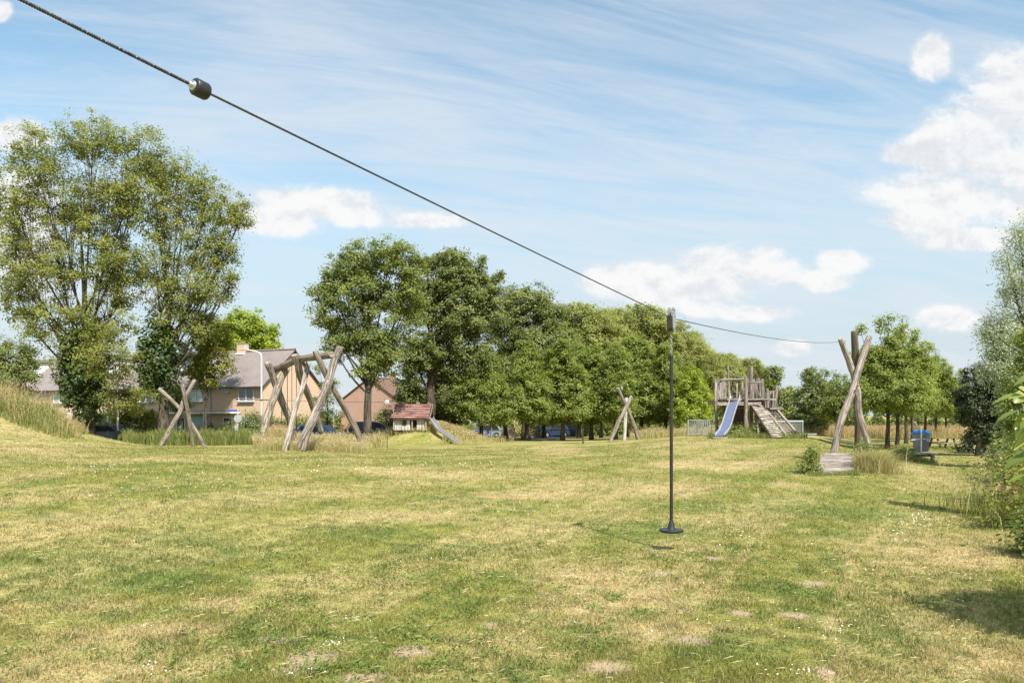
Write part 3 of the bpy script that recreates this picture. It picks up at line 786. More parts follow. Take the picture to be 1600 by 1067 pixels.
# ================================================================== ZIP LINES
def catmull(pts, k=4):
    pts = [Vector(p) for p in pts]; out = []
    for i in range(len(pts) - 1):
        p0 = pts[max(i - 1, 0)]; p1 = pts[i]; p2 = pts[i + 1]; p3 = pts[min(i + 2, len(pts) - 1)]
        for j in range(k):
            t = j / k
            out.append(.5 * ((2 * p1) + (p2 - p0) * t + (2 * p0 - 5 * p1 + 4 * p2 - p3) * t * t + (3 * p1 - p0 - 3 * p2 + p3) * t ** 3))
    out.append(pts[-1]); return out
def logp(pts, r, r1=None, seed=0, n=14, lobes=.05, k=4):
    """log through (px,py,d) points"""
    rs = random.Random(seed); r1 = (r1 or r) * .77; r = r * .77; q = catmull([P(*p) for p in pts], k); m = len(q); r1 = r1 or r
    q = [p + Vector((rs.uniform(-1, 1), rs.uniform(-1, 1), 0)) * r * .07 for p in q]
    rad = [(r + (r1 - r) * i / (m - 1)) * (1 + lobes * math.sin(i * 1.3 + seed) + rs.uniform(-.5, .5) * lobes) for i in range(m)]
    q.insert(1, q[0].lerp(q[1], .15)); rad.insert(1, rad[0]); rad[0] *= .88
    q.insert(-1, q[-1].lerp(q[-2], .15)); rad.insert(-1, rad[-1]); rad[-1] *= .86
    b = MB(); b.tube(q, rad, n, True, .03); return b

def cz(y):   # cable height along the near zip line
    if y <= 9.1:
        t = 9.1 - y; return 2.895 + .0515 * t + .0006 * t * t + (.010 * max(0, 3.43 - y) ** 1.4)
    t = (y - 9.1) / 14.9; return 2.895 + 1.205 * t - .15 * 4 * t * (1 - t)
def cp(y): return Vector((1.97 + .6 * (y - 9.1), y, cz(y)))
root = thing('zip_line_cable', 'dark steel cable crossing the sky from the upper left corner through a black buffer', 'zip line cable', cp(0))
m = MB(); ys = [-9 + i * .75 for i in range(17)] + [3.43 + i * .4 for i in range(15)] + [9.1 + i * 1.49 for i in range(11)]
ys = sorted(set([round(v, 3) for v in ys])); m.tube([cp(y) for y in ys], .0058, 8); m.build('cable', M['darksteel'], root, smooth=True)
sp_ = MB(); pts = []; y = .8; ax = (cp(3.2) - cp(2.2)).normalized(); sx = ax.cross(Vector((0, 0, 1))).normalized(); sy = sx.cross(ax)
k = 0
while y < 3.36:
    a = k * math.pi / 4; pts.append(cp(y) + (sx * math.cos(a) + sy * math.sin(a)) * .0062); y += .0012 * .5 * 1.7; k += 1
sp_.tube(pts, .0024, 4); sp_.build('coil_spring', M['darksteel'], root, smooth=True)
ax = (cp(3.52) - cp(3.34)).normalized(); c0 = cp(3.43)
b = MB().lathe(c0 - ax * .06, [(.027, 0), (.035, .003), (.0395, .008), (.0395, .064), (.036, .071), (.030, .074)], 32, ax)
rb = b.build('rubber_buffer', M['rubber'], root, smooth=True)
MB().lathe(c0 - ax * .068, [(.020, 0), (.022, .002), (.022, .010)], 28, ax).build('steel_washer', M['steel'], rb, smooth=True)
MB().lathe(c0 - ax * .085, [(.010, 0), (.013, .003), (.013, .018)], 20, ax).build('end_sleeve', M['steel'], rb, smooth=True)

def zip_seat(name, label, loc, axd, s=1.0):
    """trolley on cable at loc, hanging seat"""
    t = thing(name, label, 'zip line', loc); c = Vector(loc); x = Vector(axd).normalized(); z = Vector((0, 0, 1)); yv = z.cross(x).normalized(); zz = x.cross(yv)
    R = Matrix((x, yv, z)).transposed()
    tr = None; pm = MB()
    for sd_ in (-1, 1):
        poly = []
        for (a, b_) in [(-.075, .09), (-.05, .125), (.0, .135), (.06, .115), (.085, .06), (.08, -.06), (.055, -.13), (.02, -.165), (-.02, -.165), (-.05, -.12), (-.07, -.03)]:
            poly.append(c + x * a * s + z * b_ * s + yv * (.024 * sd_ - .004) * s)
        pm.prism(poly, yv * .008 * s)
    tr = pm.build('trolley', M['alu'], t)
    for a in (-.035, .045):
        MB().lathe(c + x * a * s + z * .035 * s - yv * .012 * s, [(.030 * s, 0), (.024 * s, .012 * s), (.030 * s, .024 * s)], 16, yv).build('wheel', M['darksteel'], tr, smooth=True)
    g = MB(); g.prism([c + x * a * s + z * b_ * s - yv * .034 * s for a, b_ in [(-.082, .02), (-.05, .03), (-.035, -.12), (.0, -.165), (-.03, -.172), (-.062, -.125)]], yv * .068 * s); g.build('rubber_guard', M['darksteel'], tr)
    for (a, b_) in [(-.03, .10), (.035, .10), (-.03, .055), (.05, .02), (.01, -.13)]:
        
        for q_ in (.028, -.035): MB().lathe(c + x * a * s + z * b_ * s + yv * q_ * s, [(.008 * s, 0), (.008 * s, .007 * s)], 8, yv).build('bolt', M['darksteel'], tr)
    ch = MB(); z0 = -.165 * s
    for i in range(9):
        cc = c + z * (z0 - (i * .036 + .012) * s); d1 = x if i % 2 else yv
        pts = [cc + (d1 * math.cos(a) * .011 + z * math.sin(a) * .023) * s for a in [j * math.pi / 5 for j in range(11)]]
        ch.tube(pts, .0035 * s, 5, False)
    ch.build('chain', M['alu'], t, smooth=True)
    zt = z0 - .325 * s; zb = -2.60 * s
    pp = MB(); pp.tube([c + z * (zt + .02), c + z * zt, c + z * (zt - .9 * s), c + z * (zb + .1)], [.020 * s] * 4, 14)
    pp.build('hanging_pole', M['pole_black'], t, smooth=True)
    MB().lathe(c + z * (zt + .0), [(.024 * s, 0), (.026 * s, .01), (.024 * s, .035 * s), (.010 * s, .05 * s)], 14).build('pole_cap', M['pole_black'], t, smooth=True)
    MB().lathe(c + z * (zb), [(.02, -.048 * s), (.115 * s, -.045 * s), (.145 * s, -.036 * s), (.152 * s, -.022 * s), (.146 * s, -.008 * s), (.12 * s, -.004 * s), (.052 * s, -.001 * s), (.048 * s, .008 * s), (.037 * s, .05 * s), (.027 * s, .09 * s), (.024 * s, .10 * s)], 36, (.06 * 0, 0, 1)).build('disc_seat', M['rubber'], t, smooth=True)
    return t
tl = cp(9.1)
zip_seat('hanging_disc_swing', 'black disc on a long black pole hanging from the near cable by a silver trolley', (tl.x, tl.y, tl.z + .0), (.6, 1, .02))

# main (right) tripod
D = 24.0
t = thing('log_tripod', 'tall tripod of three grey logs at the right end of the near cable', 'log tripod', G(1333, D), 'log tripods carrying the zip lines')
logp([(1300, 722, 23.2), (1303, 708, 23.2), (1313, 661, 23.3), (1332, 611, 23.6), (1344, 571, 23.9), (1358, 526, 24.3)], .165, .125, 3).build('log', M['log'], t, smooth=True)
logp([(1361, 712, 24.2), (1358, 700, 24.2), (1343, 648, 24.1), (1339, 610, 24.1), (1330, 574, 24.1), (1313, 529, 23.9)], .155, .12, 5).build('log', M['log_light'], t, smooth=True)
logp([(1341, 714, 25.2), (1340, 640, 24.9), (1337, 570, 24.6), (1335, 517, 24.4)], .15, .135, 8).build('log', M['log_dark'], t, smooth=True)
for (px, py, d_) in [(1336, 610, 23.45), (1340, 603, 23.5)]: MB().lathe(P(px, py, d_), [(.03, 0), (.03, .03)], 10, (0, -1, 0)).build('bolt', M['darksteel'], t)
# ramp
t = thing('plank_ramp', 'low sloping ramp of weathered grey planks in front of the right log tripod', 'ramp', G(1308, 21.3))
a0 = P(1277, 0, 19.6); a0.z = gz(a0.x, 19.6) + .01; a1 = P(1333, 0, 19.6); a1.z = a0.z; b0 = P(1283, 0, 22.1); b0.z = .54; b1 = P(1339, 0, 22.1); b1.z = .54
m = MB(); n = 15
for i in range(n):
    s = (i + .01) / n; e = (i + .965) / n
    p = [a0.lerp(b0, s), a1.lerp(b1, s), a1.lerp(b1, e), a0.lerp(b0, e)]
    j = random.uniform(-.004, .004); c = (p[0] + p[1] + p[2] + p[3]) / 4
    xx = (p[1] - p[0]).normalized(); yy = (p[3] - p[0]).normalized(); zz = xx.cross(yy).normalized()
    wd = (p[1] - p[0]).length - (.18 if i in (0, n - 1) else 0)
    m.box(c + xx * j + zz * random.uniform(-.0015, .0015), (wd, (p[3] - p[0]).length, .035), Matrix((xx, yy, zz)).transposed())
m.build('planks', M['plank'], t)
m = MB()
for q0, q1 in ((a0, b0), (a1, b1)):
    off = (Vector((0, 0, -.06))); s_ = (q1 - q0) * .03; ins = Vector((.08 if q0 is a0 else -.08, 0, 0)); m.bar(q0 + s_ + off + ins, q1 - s_ + off + ins, .07, .08)
m.build('beams', M['plank_dark'], t)

# far zip line: left tripod, small cable, seat, centre tripod
DL = 43.0; DC = 55.0
t = thing('log_tripod', 'tripod of three grey logs standing in front of the left poplar trees', 'log tripod', G(285, DL), 'log tripods carrying the zip lines')
logp([(244, 709, 42), (262, 678, 42), (281, 643, 42.3), (289, 622, 42.6), (304, 594, 43.4)], .19, .145, 11).build('log', M['log'], t, smooth=True)
logp([(326, 709, 43.5), (300, 664, 43), (277, 634, 42.9), (248, 607, 42.6)], .155, .15, 12).build('log', M['log'], t, smooth=True)
logp([(304, 710, 43.2), (298, 672, 42.6), (291, 630, 42.2), (284, 600, 42.2)], .155, .14, 13).build('log', M['log_green'], t, smooth=True)
t = thing('log_tripod', 'slender tripod of leaning logs with one pale white log, before the row of trees', 'log tripod', G(973, DC), 'log tripods carrying the zip lines')
logp([(953, 694, 54), (963, 667, 54.2), (976, 641, 54.6), (987, 619, 55)], .2, .17, 21).build('log', M['log'], t, smooth=True)
logp([(998, 689, 55.5), (989, 660, 55.4), (978, 634, 55.2), (965, 606, 54.6)], .2, .16, 22).build('log', M['log_green'], t, smooth=True)
logp([(975, 692, 55.2), (977, 660, 55.3), (979, 621, 55.3)], .18, .16, 23).build('log', M['white_log'], t, smooth=True)
MB().lathe(P(971, 607, 54.2), [(.16, 0), (.16, .1)], 10, (1, -.3, 0)).build('pulley', M['alu'], t)
A_ = P(289, 618, 42.9); E_ = P(971, 609, 54.4); 
def fz(s): 
    p = A_.lerp(E_, s); p.z -= .62 * 4 * s * (1 - s); return p
t = thing('zip_line_cable', 'thin distant cable strung level between the two small log tripods', 'zip line cable', fz(0))
MB().tube([fz(i / 30) for i in range(31)], .012, 5).build('cable', M['darksteel'], t)
MB().tube([fz(.10 + i * .012) for i in range(7)], .035, 8).build('coil_spring', M['darksteel'], t, smooth=True)
MB().tube([fz(.094), fz(.099)], .07, 10).build('rubber_buffer', M['rubber'], t, smooth=True)
s_ = (605 - 289) / (971 - 289) * (42.9) / (54.4 + (42.9 - 54.4) * .46)
ls_ = min(range(1000), key=lambda i: abs(CX + F * fz(i / 1000).x / fz(i / 1000).y - 605)) / 1000
q = fz(ls_)
t = zip_seat('hanging_disc_swing', 'small distant seat hanging from the thin cable beside the playhouse mound', q, (E_ - A_), 1.12)
MB().lathe(q - Vector((0, .06, .02)), [(.13, 0), (.16, .02), (.16, .05), (.13, .07)], 20, (0, -1, 0)).build('round_cover', M['grey'], t, smooth=True)

# ================================================================== LOG SWING
t = thing('log_swing', 'large swing frame of crossed grey logs carrying a thick round top beam', 'swing frame', G(490, 27.5))
for i, (pts, r0, r1, mt) in enumerate([
    ([(458, 690, 32.5), (455, 662, 32.3), (440, 625, 31.8), (430, 598, 31.5), (418, 566, 31)], .21, .19, 'log'),
    ([(409, 692, 29), (413, 672, 29.2), (424, 632, 29.8), (437, 598, 30.5), (449, 576, 31.2)], .235, .165, 'log_green'),
    ([(502, 676, 31.4), (494, 650, 31), (482, 618, 30.2), (471, 594, 29.6), (466, 572, 29.2), (461, 554, 29)], .17, .19, 'log'),
    ([(444, 706, 26.6), (450, 686, 26.8), (461, 640, 27.6), (474, 600, 28.5), (482, 566, 29.2)], .13, .13, 'log_light'),
    ([(568, 700, 28.6), (553, 664, 28.3), (531, 625, 27.8), (514, 594, 27.4), (503, 572, 27.2), (492, 548, 27)], .15, .14, 'log_green'),
    ([(470, 702, 25.6), (476, 684, 25.7), (495, 641, 26.1), (511, 604, 26.5), (519, 575, 26.8), (531, 542, 27.1)], .225, .175, 'log'),
]): logp(pts, r0, r1, 31 + i).build('log', M[mt], t, smooth=True)
logp([(430, 577, 31.5), (445, 571, 30.8), (466, 562, 29.4), (490, 558, 28.2), (507, 556, 27.4), (519, 554, 26.8)], .19, .17, 41).build('beam', M['log_green'], t, smooth=True)
def swing(label, pa, pb, seat_py, d):
    a = P(*pa); b = P(*pb); zs = H + (YH - seat_py) / F * d
    t = thing('swing', label, 'swing', (a + b) / 2)
    for p in (a, b):
        m = MB(); q = Vector((p.x, p.y, zs + .45)); m.tube([p, q], .014, 5)
        for s in (-1, 1): m.tube([q, Vector((p.x, p.y + s * .09, zs))], .012, 5)
        m.build('chain', M['darksteel'], t)
    dd = (b - a); dd.z = 0; dn = dd.normalized(); c = (a + b) / 2; c.z = zs
    MB().box(c, (dd.length + .12, .24, .05), Matrix((dn, Vector((-dn.y, dn.x, 0)), Vector((0, 0, 1)))).transposed()).build('seat', M['rubber'], t, bevel=.015)
swing('flat rubber swing seat on chains under the left half of the log beam', (440, 574, 30.9), (449, 571, 30.6), 668, 30.7)
swing('second flat swing seat on chains hanging nearer the middle of the log beam', (456, 569, 30.0), (463, 566, 29.6), 671, 29.8)

# ================================================================== PLAYHOUSE
dp = 56.0; k_ = F / dp
t = thing('playhouse', 'small wooden playhouse with red slatted roof on a grassy mound', 'playhouse', G(648, dp))
zr = P(0, 632, dp).z; ze = P(0, 654, dp).z; zg = gz(X(648, dp), dp) - .1; ys0 = dp - 1.0; ys1 = dp + 1.3
xl0 = X(615, dp); xr0 = X(672, dp); xl = X(619, dp); xr = X(668, dp)
def slats(side):
    m = MB(); yf, yr = (ys0 - .35, dp + .15) if side < 0 else (ys1 + .35, dp + .15); n = 8
    for i in range(n):
        s = i / n; e = (i + 1.15) / n
        p0 = Vector((0, yf + (yr - yf) * s, ze + (zr - ze) * s + .03)); p1 = Vector((0, yf + (yr - yf) * e, ze + (zr - ze) * e))
        xa = xl0 + (X(622, dp) - xl0) * s; xb = xr0 + (X(676, dp) - xr0) * s * .6
        c = (p0 + p1) / 2 + Vector(((xa + xb) / 2, 0, 0)); yv = (p1 - p0).normalized(); xx = Vector((1, 0, 0)); zz = xx.cross(yv)
        m.box(c + zz * .02, (xb - xa + random.uniform(-.03, .03), (p1 - p0).length * .70, .06), Matrix((xx, (yv - zz * .10 * (1 if side < 0 else -1)).normalized(), (zz + yv * .10 * (1 if side < 0 else -1)).normalized())).transposed())
    return m
m = MB()
for yf_, in ((ys0 - .33,), (ys1 + .33,)): m.bar(((xl0 + xr0) / 2 + .1, yf_, ze - .02), ((xl0 + xr0) / 2 + .1, dp + .15, zr - .02), xr0 - xl0 - .05, .03)
rfu = m
rf = slats(-1); rf2 = slats(1); nb = len(rf.v); rf.v += rf2.v; rf.f += [tuple(i + nb for i in f) for f in rf2.f]; rf.uv += rf2.uv
ro = rf.build('roof', M['tile_red'], t)
rfu.build('roof_underlay', M['tile_dark'], ro)
for px in (628, 652, 669):
    MB().box((X(px, dp), dp + .15, zr + .10), (.1, .24, .12)).build('ridge_block', M['log_light'], ro); MB().box((X(px + 2.5, dp), dp + .15, zr + .13), (.1, .2, .06)).build('ridge_block', M['log_light'], ro)
m = MB(); m.bar((xl0 + .1, dp + .15, zr + .02), (xr0 + .1, dp + .15, zr + .02), .12, .06); m.build('ridge_board', M['tile_red'], ro)
nb_ = 14; mf = MB(); mr = MB()
for i in range(nb_):
    xa = xl + (xr - xl) * i / nb_; w_ = (xr - xl) / nb_ + .004; mr.box((xa + w_ / 2, ys1 + (i % 2) * .01, (zg + ze) / 2), (w_, .04, ze - zg))
    if 7 <= i <= 9: continue
    z1_ = ze - .55 if i == 4 else ze
    mf.box((xa + w_ / 2, ys0 + (i % 2) * .01, (zg + z1_) / 2), (w_, .04, z1_ - zg))
mf.box(((xl + xr) / 2, ys0 + .03, ze - .05), (xr - xl, .04, .10))
mf.build('front_wall', M['pale_wall'], t); mr.build('rear_wall', M['plank'], t)
for xx in (xl - .03, xr + .03):
    m = MB()
    for i in range(10):
        ya = ys0 + .05 + (ys1 - ys0 - .1) * i / 10; hgt = ze + (zr - ze) * (1 - abs((ya - (dp + .15)) / 1.3)) * .8
        z0_ = ze - .1 if 3 <= i <= 6 else zg
        m.box((xx + (i % 2) * .008, ya + .1, (z0_ + hgt) / 2), (.04, .214, hgt - z0_))
    m.build('side_wall', M['plank'], t)
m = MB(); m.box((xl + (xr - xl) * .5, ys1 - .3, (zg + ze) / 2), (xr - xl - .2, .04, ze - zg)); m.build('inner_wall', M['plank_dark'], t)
m = MB(); wx = xl + (xr - xl) * 4.5 / nb_; m.box((wx, ys0 - .02, ze - .3), (.30, .03, .38)); m.build('window', M['door_dark'], t)
for px in (619, 647, 668): MB().tube([(X(px, dp), ys0 - .12, zg), (X(px, dp), ys0 - .12, ze)], .06, 8).build('post', M['log_light'], t, smooth=True)
m = MB()
for s in (-1, 1):
    yr_ = dp + .15; ye = ys0 - .4 if s < 0 else ys1 + .4; m.bar((X(673.5, dp) + .06, ye, ze - .02), (X(676, dp), yr_, zr), .04, .12)
m.build('gable_board', M['plank'], ro)
# slide of the playhouse
s0 = P(673, 653, 55.2); s1 = P(686, 671, 54.2); s2 = P(715, 688.5, 52.6); s2.z = gz(s2.x, s2.y) + .12
path = catmull([s0, s1.lerp(s0, .5), s1, s1.lerp(s2, .6), s2], 4)
def slide_mesh(path, w, name_t, side=.10, bm_='slidesteel'):
    b_ = MB(); r_ = []
    for sgn in (-1, 1): r_.append(MB())
    L_ = []
    for i, p in enumerate(path):
        d_ = (path[min(i + 1, len(path) - 1)] - path[max(i - 1, 0)]).normalized(); hz = Vector((-d_.y, d_.x, 0)).normalized(); up = d_.cross(hz); up = up if up.z > 0 else -up
        L_.append((p, hz, up))
    for i in range(len(L_) - 1):
        p, h_, u_ = L_[i]; q_, h2, u2 = L_[i + 1]; k0 = len(b_.v)
        b_.v += [p + h_ * w / 2, p - h_ * w / 2, q_ - h2 * w / 2, q_ + h2 * w / 2] + [x_ - Vector((0, 0, .02)) for x_ in (p + h_ * w / 2, p - h_ * w / 2, q_ - h2 * w / 2, q_ + h2 * w / 2)]
        for f in ((0, 1, 2, 3), (7, 6, 5, 4)): b_.face([k0 + j for j in f])
    bed = b_.build('slide_bed', M[bm_], name_t)
    for sgn in (-1, 1):
        m_ = MB(); m_.tube([p + h_ * (w / 2) * sgn + u_ * side for p, h_, u_ in L_], .022, 6); m_.build('slide_rail', M['sliderail'], bed, smooth=True)
        m_ = MB()
        for i in range(len(L_) - 1):
            p, h_, u_ = L_[i]; q_, h2, u2 = L_[i + 1]; k0 = len(m_.v)
            aa = [p + h_ * (w / 2) * sgn, q_ + h2 * (w / 2) * sgn, q_ + h2 * (w / 2) * sgn + u2 * side, p + h_ * (w / 2) * sgn + u_ * side]
            m_.v += aa + [x_ + h_ * .02 * sgn for x_ in aa]
            for f in ((0, 1, 2, 3), (7, 6, 5, 4), (0, 4, 5, 1), (3, 2, 6, 7)): m_.face([k0 + j for j in f])
        m_.build('slide_side', M['sliderail'], bed)
    return bed
slide_mesh(path, .34, t, .10, 'steel')

# ================================================================== PLAY TOWER
t = thing('play_tower', 'large timber climbing tower with steel slide, plank ramp and rope net on the right side', 'play tower', G(1165, 47))
def post(px0, py0, px1, py1, d0, d1, r, mt='log', seed=0, name='post'):
    z0 = gz(X(px1, d1), d1); pyb = YH + (H - z0 + .1) / d1 * F if py1 is None else py1
    logp([(px1, pyb, d1), ((px0 + px1) / 2 + random.uniform(-.7, .7), (py0 + pyb) / 2, (d0 + d1) / 2), (px0, py0, d0)], r, r * .86, seed, 10).build(name, M[mt], t, smooth=True)
post(1117.5, 592, 1121, None, 47, 47, .15, 'log', 1); post(1132, 589, 1131, None, 48.5, 48.5, .12, 'log', 2)
post(1137, 572, 1142, 650, 50.5, 50.3, .12, 'log', 3); post(1147, 596, 1149, None, 50.5, 50.5, .13, 'log_dark', 4)
post(1166, 588, 1165, None, 45.2, 45.0, .15, 'log', 5); post(1174, 574, 1174, None, 47.6, 47.6, .155, 'log', 6)
post(1169, 578, 1170, 627, 50.4, 50.2, .13, 'log_dark', 7); post(1183, 588, 1185, 640, 50, 50, .15, 'log', 8)
post(1191, 592, 1192, None, 46.6, 46.6, .16, 'log', 9); post(1214, 602, 1208, None, 47, 47, .15, 'log', 10)
post(1162, 606, 1161, 632, 49.8, 49.8, .1, 'log', 12); post(1199, 607, 1199, 640, 46.9, 46.9, .12, 'log', 13)
def rail(pts, r, mt='log_light', seed=0): logp(pts, r, r, seed, 8).build('rail', M[mt], t, smooth=True)
rail([(1126, 594, 47.2), (1148, 593, 46.4), (1169, 593, 45.6)], .09, 'log_light', 1)
rail([(1117, 596, 47), (1124, 595, 47.8), (1132, 594, 48.5)], .06, 'log', 2)
rail([(1174, 578, 47.6), (1184, 590, 49.5)], .06, 'log_dark', 3); rail([(1190, 612, 47), (1213, 611, 47)], .05, 'log', 4)
rail([(1168, 597, 45.4), (1191, 598, 46.6)], .06, 'log', 6)
def plank_run(x0, x1, n, ptop, pbot, d0, d1, w, name='railing_plank', mt='plank', jit=1.5, skip=()):
    for i in range(n):
        if i in skip: continue
        s = (i + .5) / n; px = x0 + (x1 - x0) * s; d_ = d0 + (d1 - d0) * s
        MB().bar(P(px + random.uniform(-.6, .6), ptop + random.uniform(-jit, jit), d_), P(px + random.uniform(-.8, .8), pbot + random.uniform(-1, 1), d_), w, .04, (0, 1, .02)).build(name, M[mt], t)
plank_run(1117, 1134, 8, 597, 627, 46.8, 48.6, .075 * 1.6)
plank_run(1150, 1166, 4, 598, 622, 50.3, 50.3, .10, skip=(1,))
plank_run(1176, 1190, 4, 592, 624, 50, 49.5, .12, skip=(1,))
plank_run(1196, 1211, 7, 611, 638, 47.3, 47.5, .10)
# platforms
def deckb(pxa, pxb, da, db, py, name='platform', th=.10, mt='plank'):
    z = P(0, py, (da + db) / 2).z; m = MB(); n = 9
    xa = X(pxa, (da + db) / 2); xb = X(pxb, (da + db) / 2)
    for i in range(n):
        w_ = (db - da) / n; m.box(((xa + xb) / 2, da + w_ * (i + .5), z + random.uniform(-.006, .006)), (xb - xa, w_ - .02, th))
    return m.build(name, M[mt], t)
deckb(1119, 1191, 45.3, 50.2, 625); deckb(1193, 1214, 45.8, 48.2, 638.5)
m = MB(); zz_ = P(0, 629, 45.3).z; m.box((X(1155, 45.2), 45.2, zz_ - .06), (X(1190, 45.2) - X(1122, 45.2), .09, .2)); m.build('edge_beam', M['plank'], t)
# enclosed lower back
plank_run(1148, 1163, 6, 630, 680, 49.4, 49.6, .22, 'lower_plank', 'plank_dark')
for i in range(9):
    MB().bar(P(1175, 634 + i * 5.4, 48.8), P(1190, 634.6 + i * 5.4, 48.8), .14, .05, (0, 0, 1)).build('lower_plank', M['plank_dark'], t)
MB().box(P(1157, 637, 46.5), (1.0, .08, .10)).build('lower_beam', M['fence_wood'], t)
post(1181, 628, 1182, None, 46.5, 46.5, .12, 'log', 15)
# slide
s0 = P(1150, 622, 45.8); s1 = P(1147, 628, 45.2); s2 = P(1133, 670, 43.2); s3 = P(1124, 680, 42.4); s3.z = gz(s3.x, s3.y) + .16; s2.z = max(s2.z, s3.z + .15)
slide_mesh(catmull([s0, s1, s1.lerp(s2, .5), s2, s3], 4), .54, t, .12)
MB().box((X(1124, 42.2), 42.2, gz(X(1124, 42.2), 42.2) + .05), (.85, .35, .12)).build('slide_foot', M['plank'], t)
m = MB()
for px in (1141, 1156): m.tube(catmull([P(px - 2 * (px < 1150), 627, 45.3), P(px, 620, 45.4), P(px, 616, 45.6)], 3), .03, 6)
m.build('slide_handle', M['sliderail'], t, smooth=True)
# plank ramp
r0a, r0b = P(1170, 625.5, 45.6), P(1186, 625.5, 46.0); r1a, r1b = P(1208, 684.5, 42.6), P(1224, 684, 43.0)
for q_ in (r1a, r1b): q_.z = gz(q_.x, q_.y) + .04
n = 19
for i in range(n):
    s = (i + .5) / n; a = r0a.lerp(r1a, s); b = r0b.lerp(r1b, s); dn = (r1a - r0a).normalized(); xx = (b - a).normalized(); up = xx.cross(dn); up = up if up.z > 0 else -up
    j = random.uniform(-.06, .06); ang = random.uniform(-.06, .06)
    x2 = (xx * math.cos(ang) + dn * math.sin(ang)).normalized(); d2 = up.cross(x2).normalized()
    MB().box((a + b) / 2 + xx * j, ((b - a).length + random.uniform(-.06, .1), (r1a - r0a).length / n * random.uniform(.68, .86), .05), Matrix((x2, d2, up)).transposed()).build('ramp_plank', M['plank'], t)
for q0, q1 in ((r0a, r1a), (r0b, r1b)):
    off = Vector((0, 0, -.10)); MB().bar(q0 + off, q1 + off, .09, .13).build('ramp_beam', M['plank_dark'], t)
logp([(1195, 638, 45.9), (1213, 660, 44.6), (1231, 683, 43.4)], .085, .085, 61, 8).build('ramp_rail', M['log_light'], t, smooth=True)
logp([(1215, 641, 45.9), (1233, 662, 44.8), (1251, 684, 43.8)], .10, .10, 62, 8).build('ramp_rail', M['log_light'], t, smooth=True)
logp([(1192, 640, 45.4), (1184, 660, 44.4), (1186, 684, 43.4)], .06, .06, 63, 8).build('ramp_support', M['log'], t, smooth=True)
m = MB(); na, nb2 = P(1196, 640, 45.9), P(1214, 642, 45.9); nc, nd = P(1231, 682, 43.5), P(1249, 683, 43.9)
for i in range(5):
    s = i / 4; m.tube([na.lerp(nb2, s), nc.lerp(nd, s)], .016, 5)
for i in range(10):
    s = i / 9; m.tube([na.lerp(nc, s), nb2.lerp(nd, s)], .016, 5)
m.build('rope_net', M['rope'], t)
m = MB()
for (a, b, c) in [((1138, 577, 50.4), (1147, 586, 49), (1160, 590, 48)), ((1178, 592, 47.8), (1182, 606, 47.5), (1190, 624, 47.4)), ((1176, 600, 47.6), (1179, 612, 47.5), (1178, 625, 47.6)), ((1144, 606, 50.3), (1152, 614, 50.3), (1161, 610, 50)), ((1181, 598, 47.6), (1181, 612, 47.4), (1182, 625, 47.5))]:
    m.tube(catmull([P(*a), P(*b), P(*c)], 4), .028, 6)
m.build('rope', M['rope'], t)

# grey railing fence behind the tower and ball goal at the right
t = thing('railing_fence', 'grey steel railing of thin upright bars behind the foot of the slide', 'fence', G(1097, 52))
d_ = 52.0; zt = P(0, 656, d_).z; zb = gz(X(1097, d_), d_)
for px in (1075, 1119): MB().tube([(X(px, d_), d_, zb - .1), (X(px, d_), d_, zt + .04)], .045, 8).build('post', M['railing'], t)
for z in (zt, zb + .12): MB().bar((X(1075, d_), d_, z), (X(1119, d_), d_, z), .05, .05).build('rail', M['railing'], t)
for i in range(15):
    px = 1075 + 44 * (i + .5) / 15; MB().tube([(X(px, d_), d_, zb + .12), (X(px, d_), d_, zt)], .016, 5).build('bar', M['railing'], t)
m = MB()
for i in range(12):
    px = 1078 + 38 * (i + .5) / 12; m.tube([(X(px, 53.4), 53.4, zb + .12), (X(px, 53.4), 53.4, zt)], .018, 5)
m.bar((X(1076, 53.4), 53.4, zt), (X(1118, 53.4), 53.4, zt), .04, .04); m.build('rear_panel', M['grey'], t)
t = thing('ball_goal', 'grey steel goal frame beside the rope net ramp, in front of the tall dry grass', 'goal', G(1243, 56))
d_ = 56.0; zt = P(0, 658, d_).z; zb = gz(X(1243, d_), d_)
MB().tube([(X(1254, d_), d_, zb - .1), (X(1254, d_), d_, zt)], .06, 8).build('post', M['railing'], t)
MB().tube([(X(1206, d_), d_, zb - .1), (X(1206, d_), d_, zt)], .06, 8).build('post', M['railing'], t)
MB().tube([(X(1205, d_), d_, zt), (X(1255, d_), d_, zt)], .06, 8).build('crossbar', M['railing'], t)
m = MB()
for i in range(24): px = 1208 + 45 * i / 23; m.tube([(X(px, 57.2), 57.2, zb), (X(px, 57.2), 57.2, zt - .1)], .011, 4)
for i in range(7): z = zb + (zt - .1 - zb) * i / 6; m.tube([(X(1206, 57.2), 57.2, z), (X(1254, 57.2), 57.2, z)], .011, 4)
m.build('net', M['grey'], t)
MB().bar((X(1232, 54), 54, zb + .2), (X(1276, 54), 54, zb + .2), .1, .1).build('base_rail', M['railing'], t)

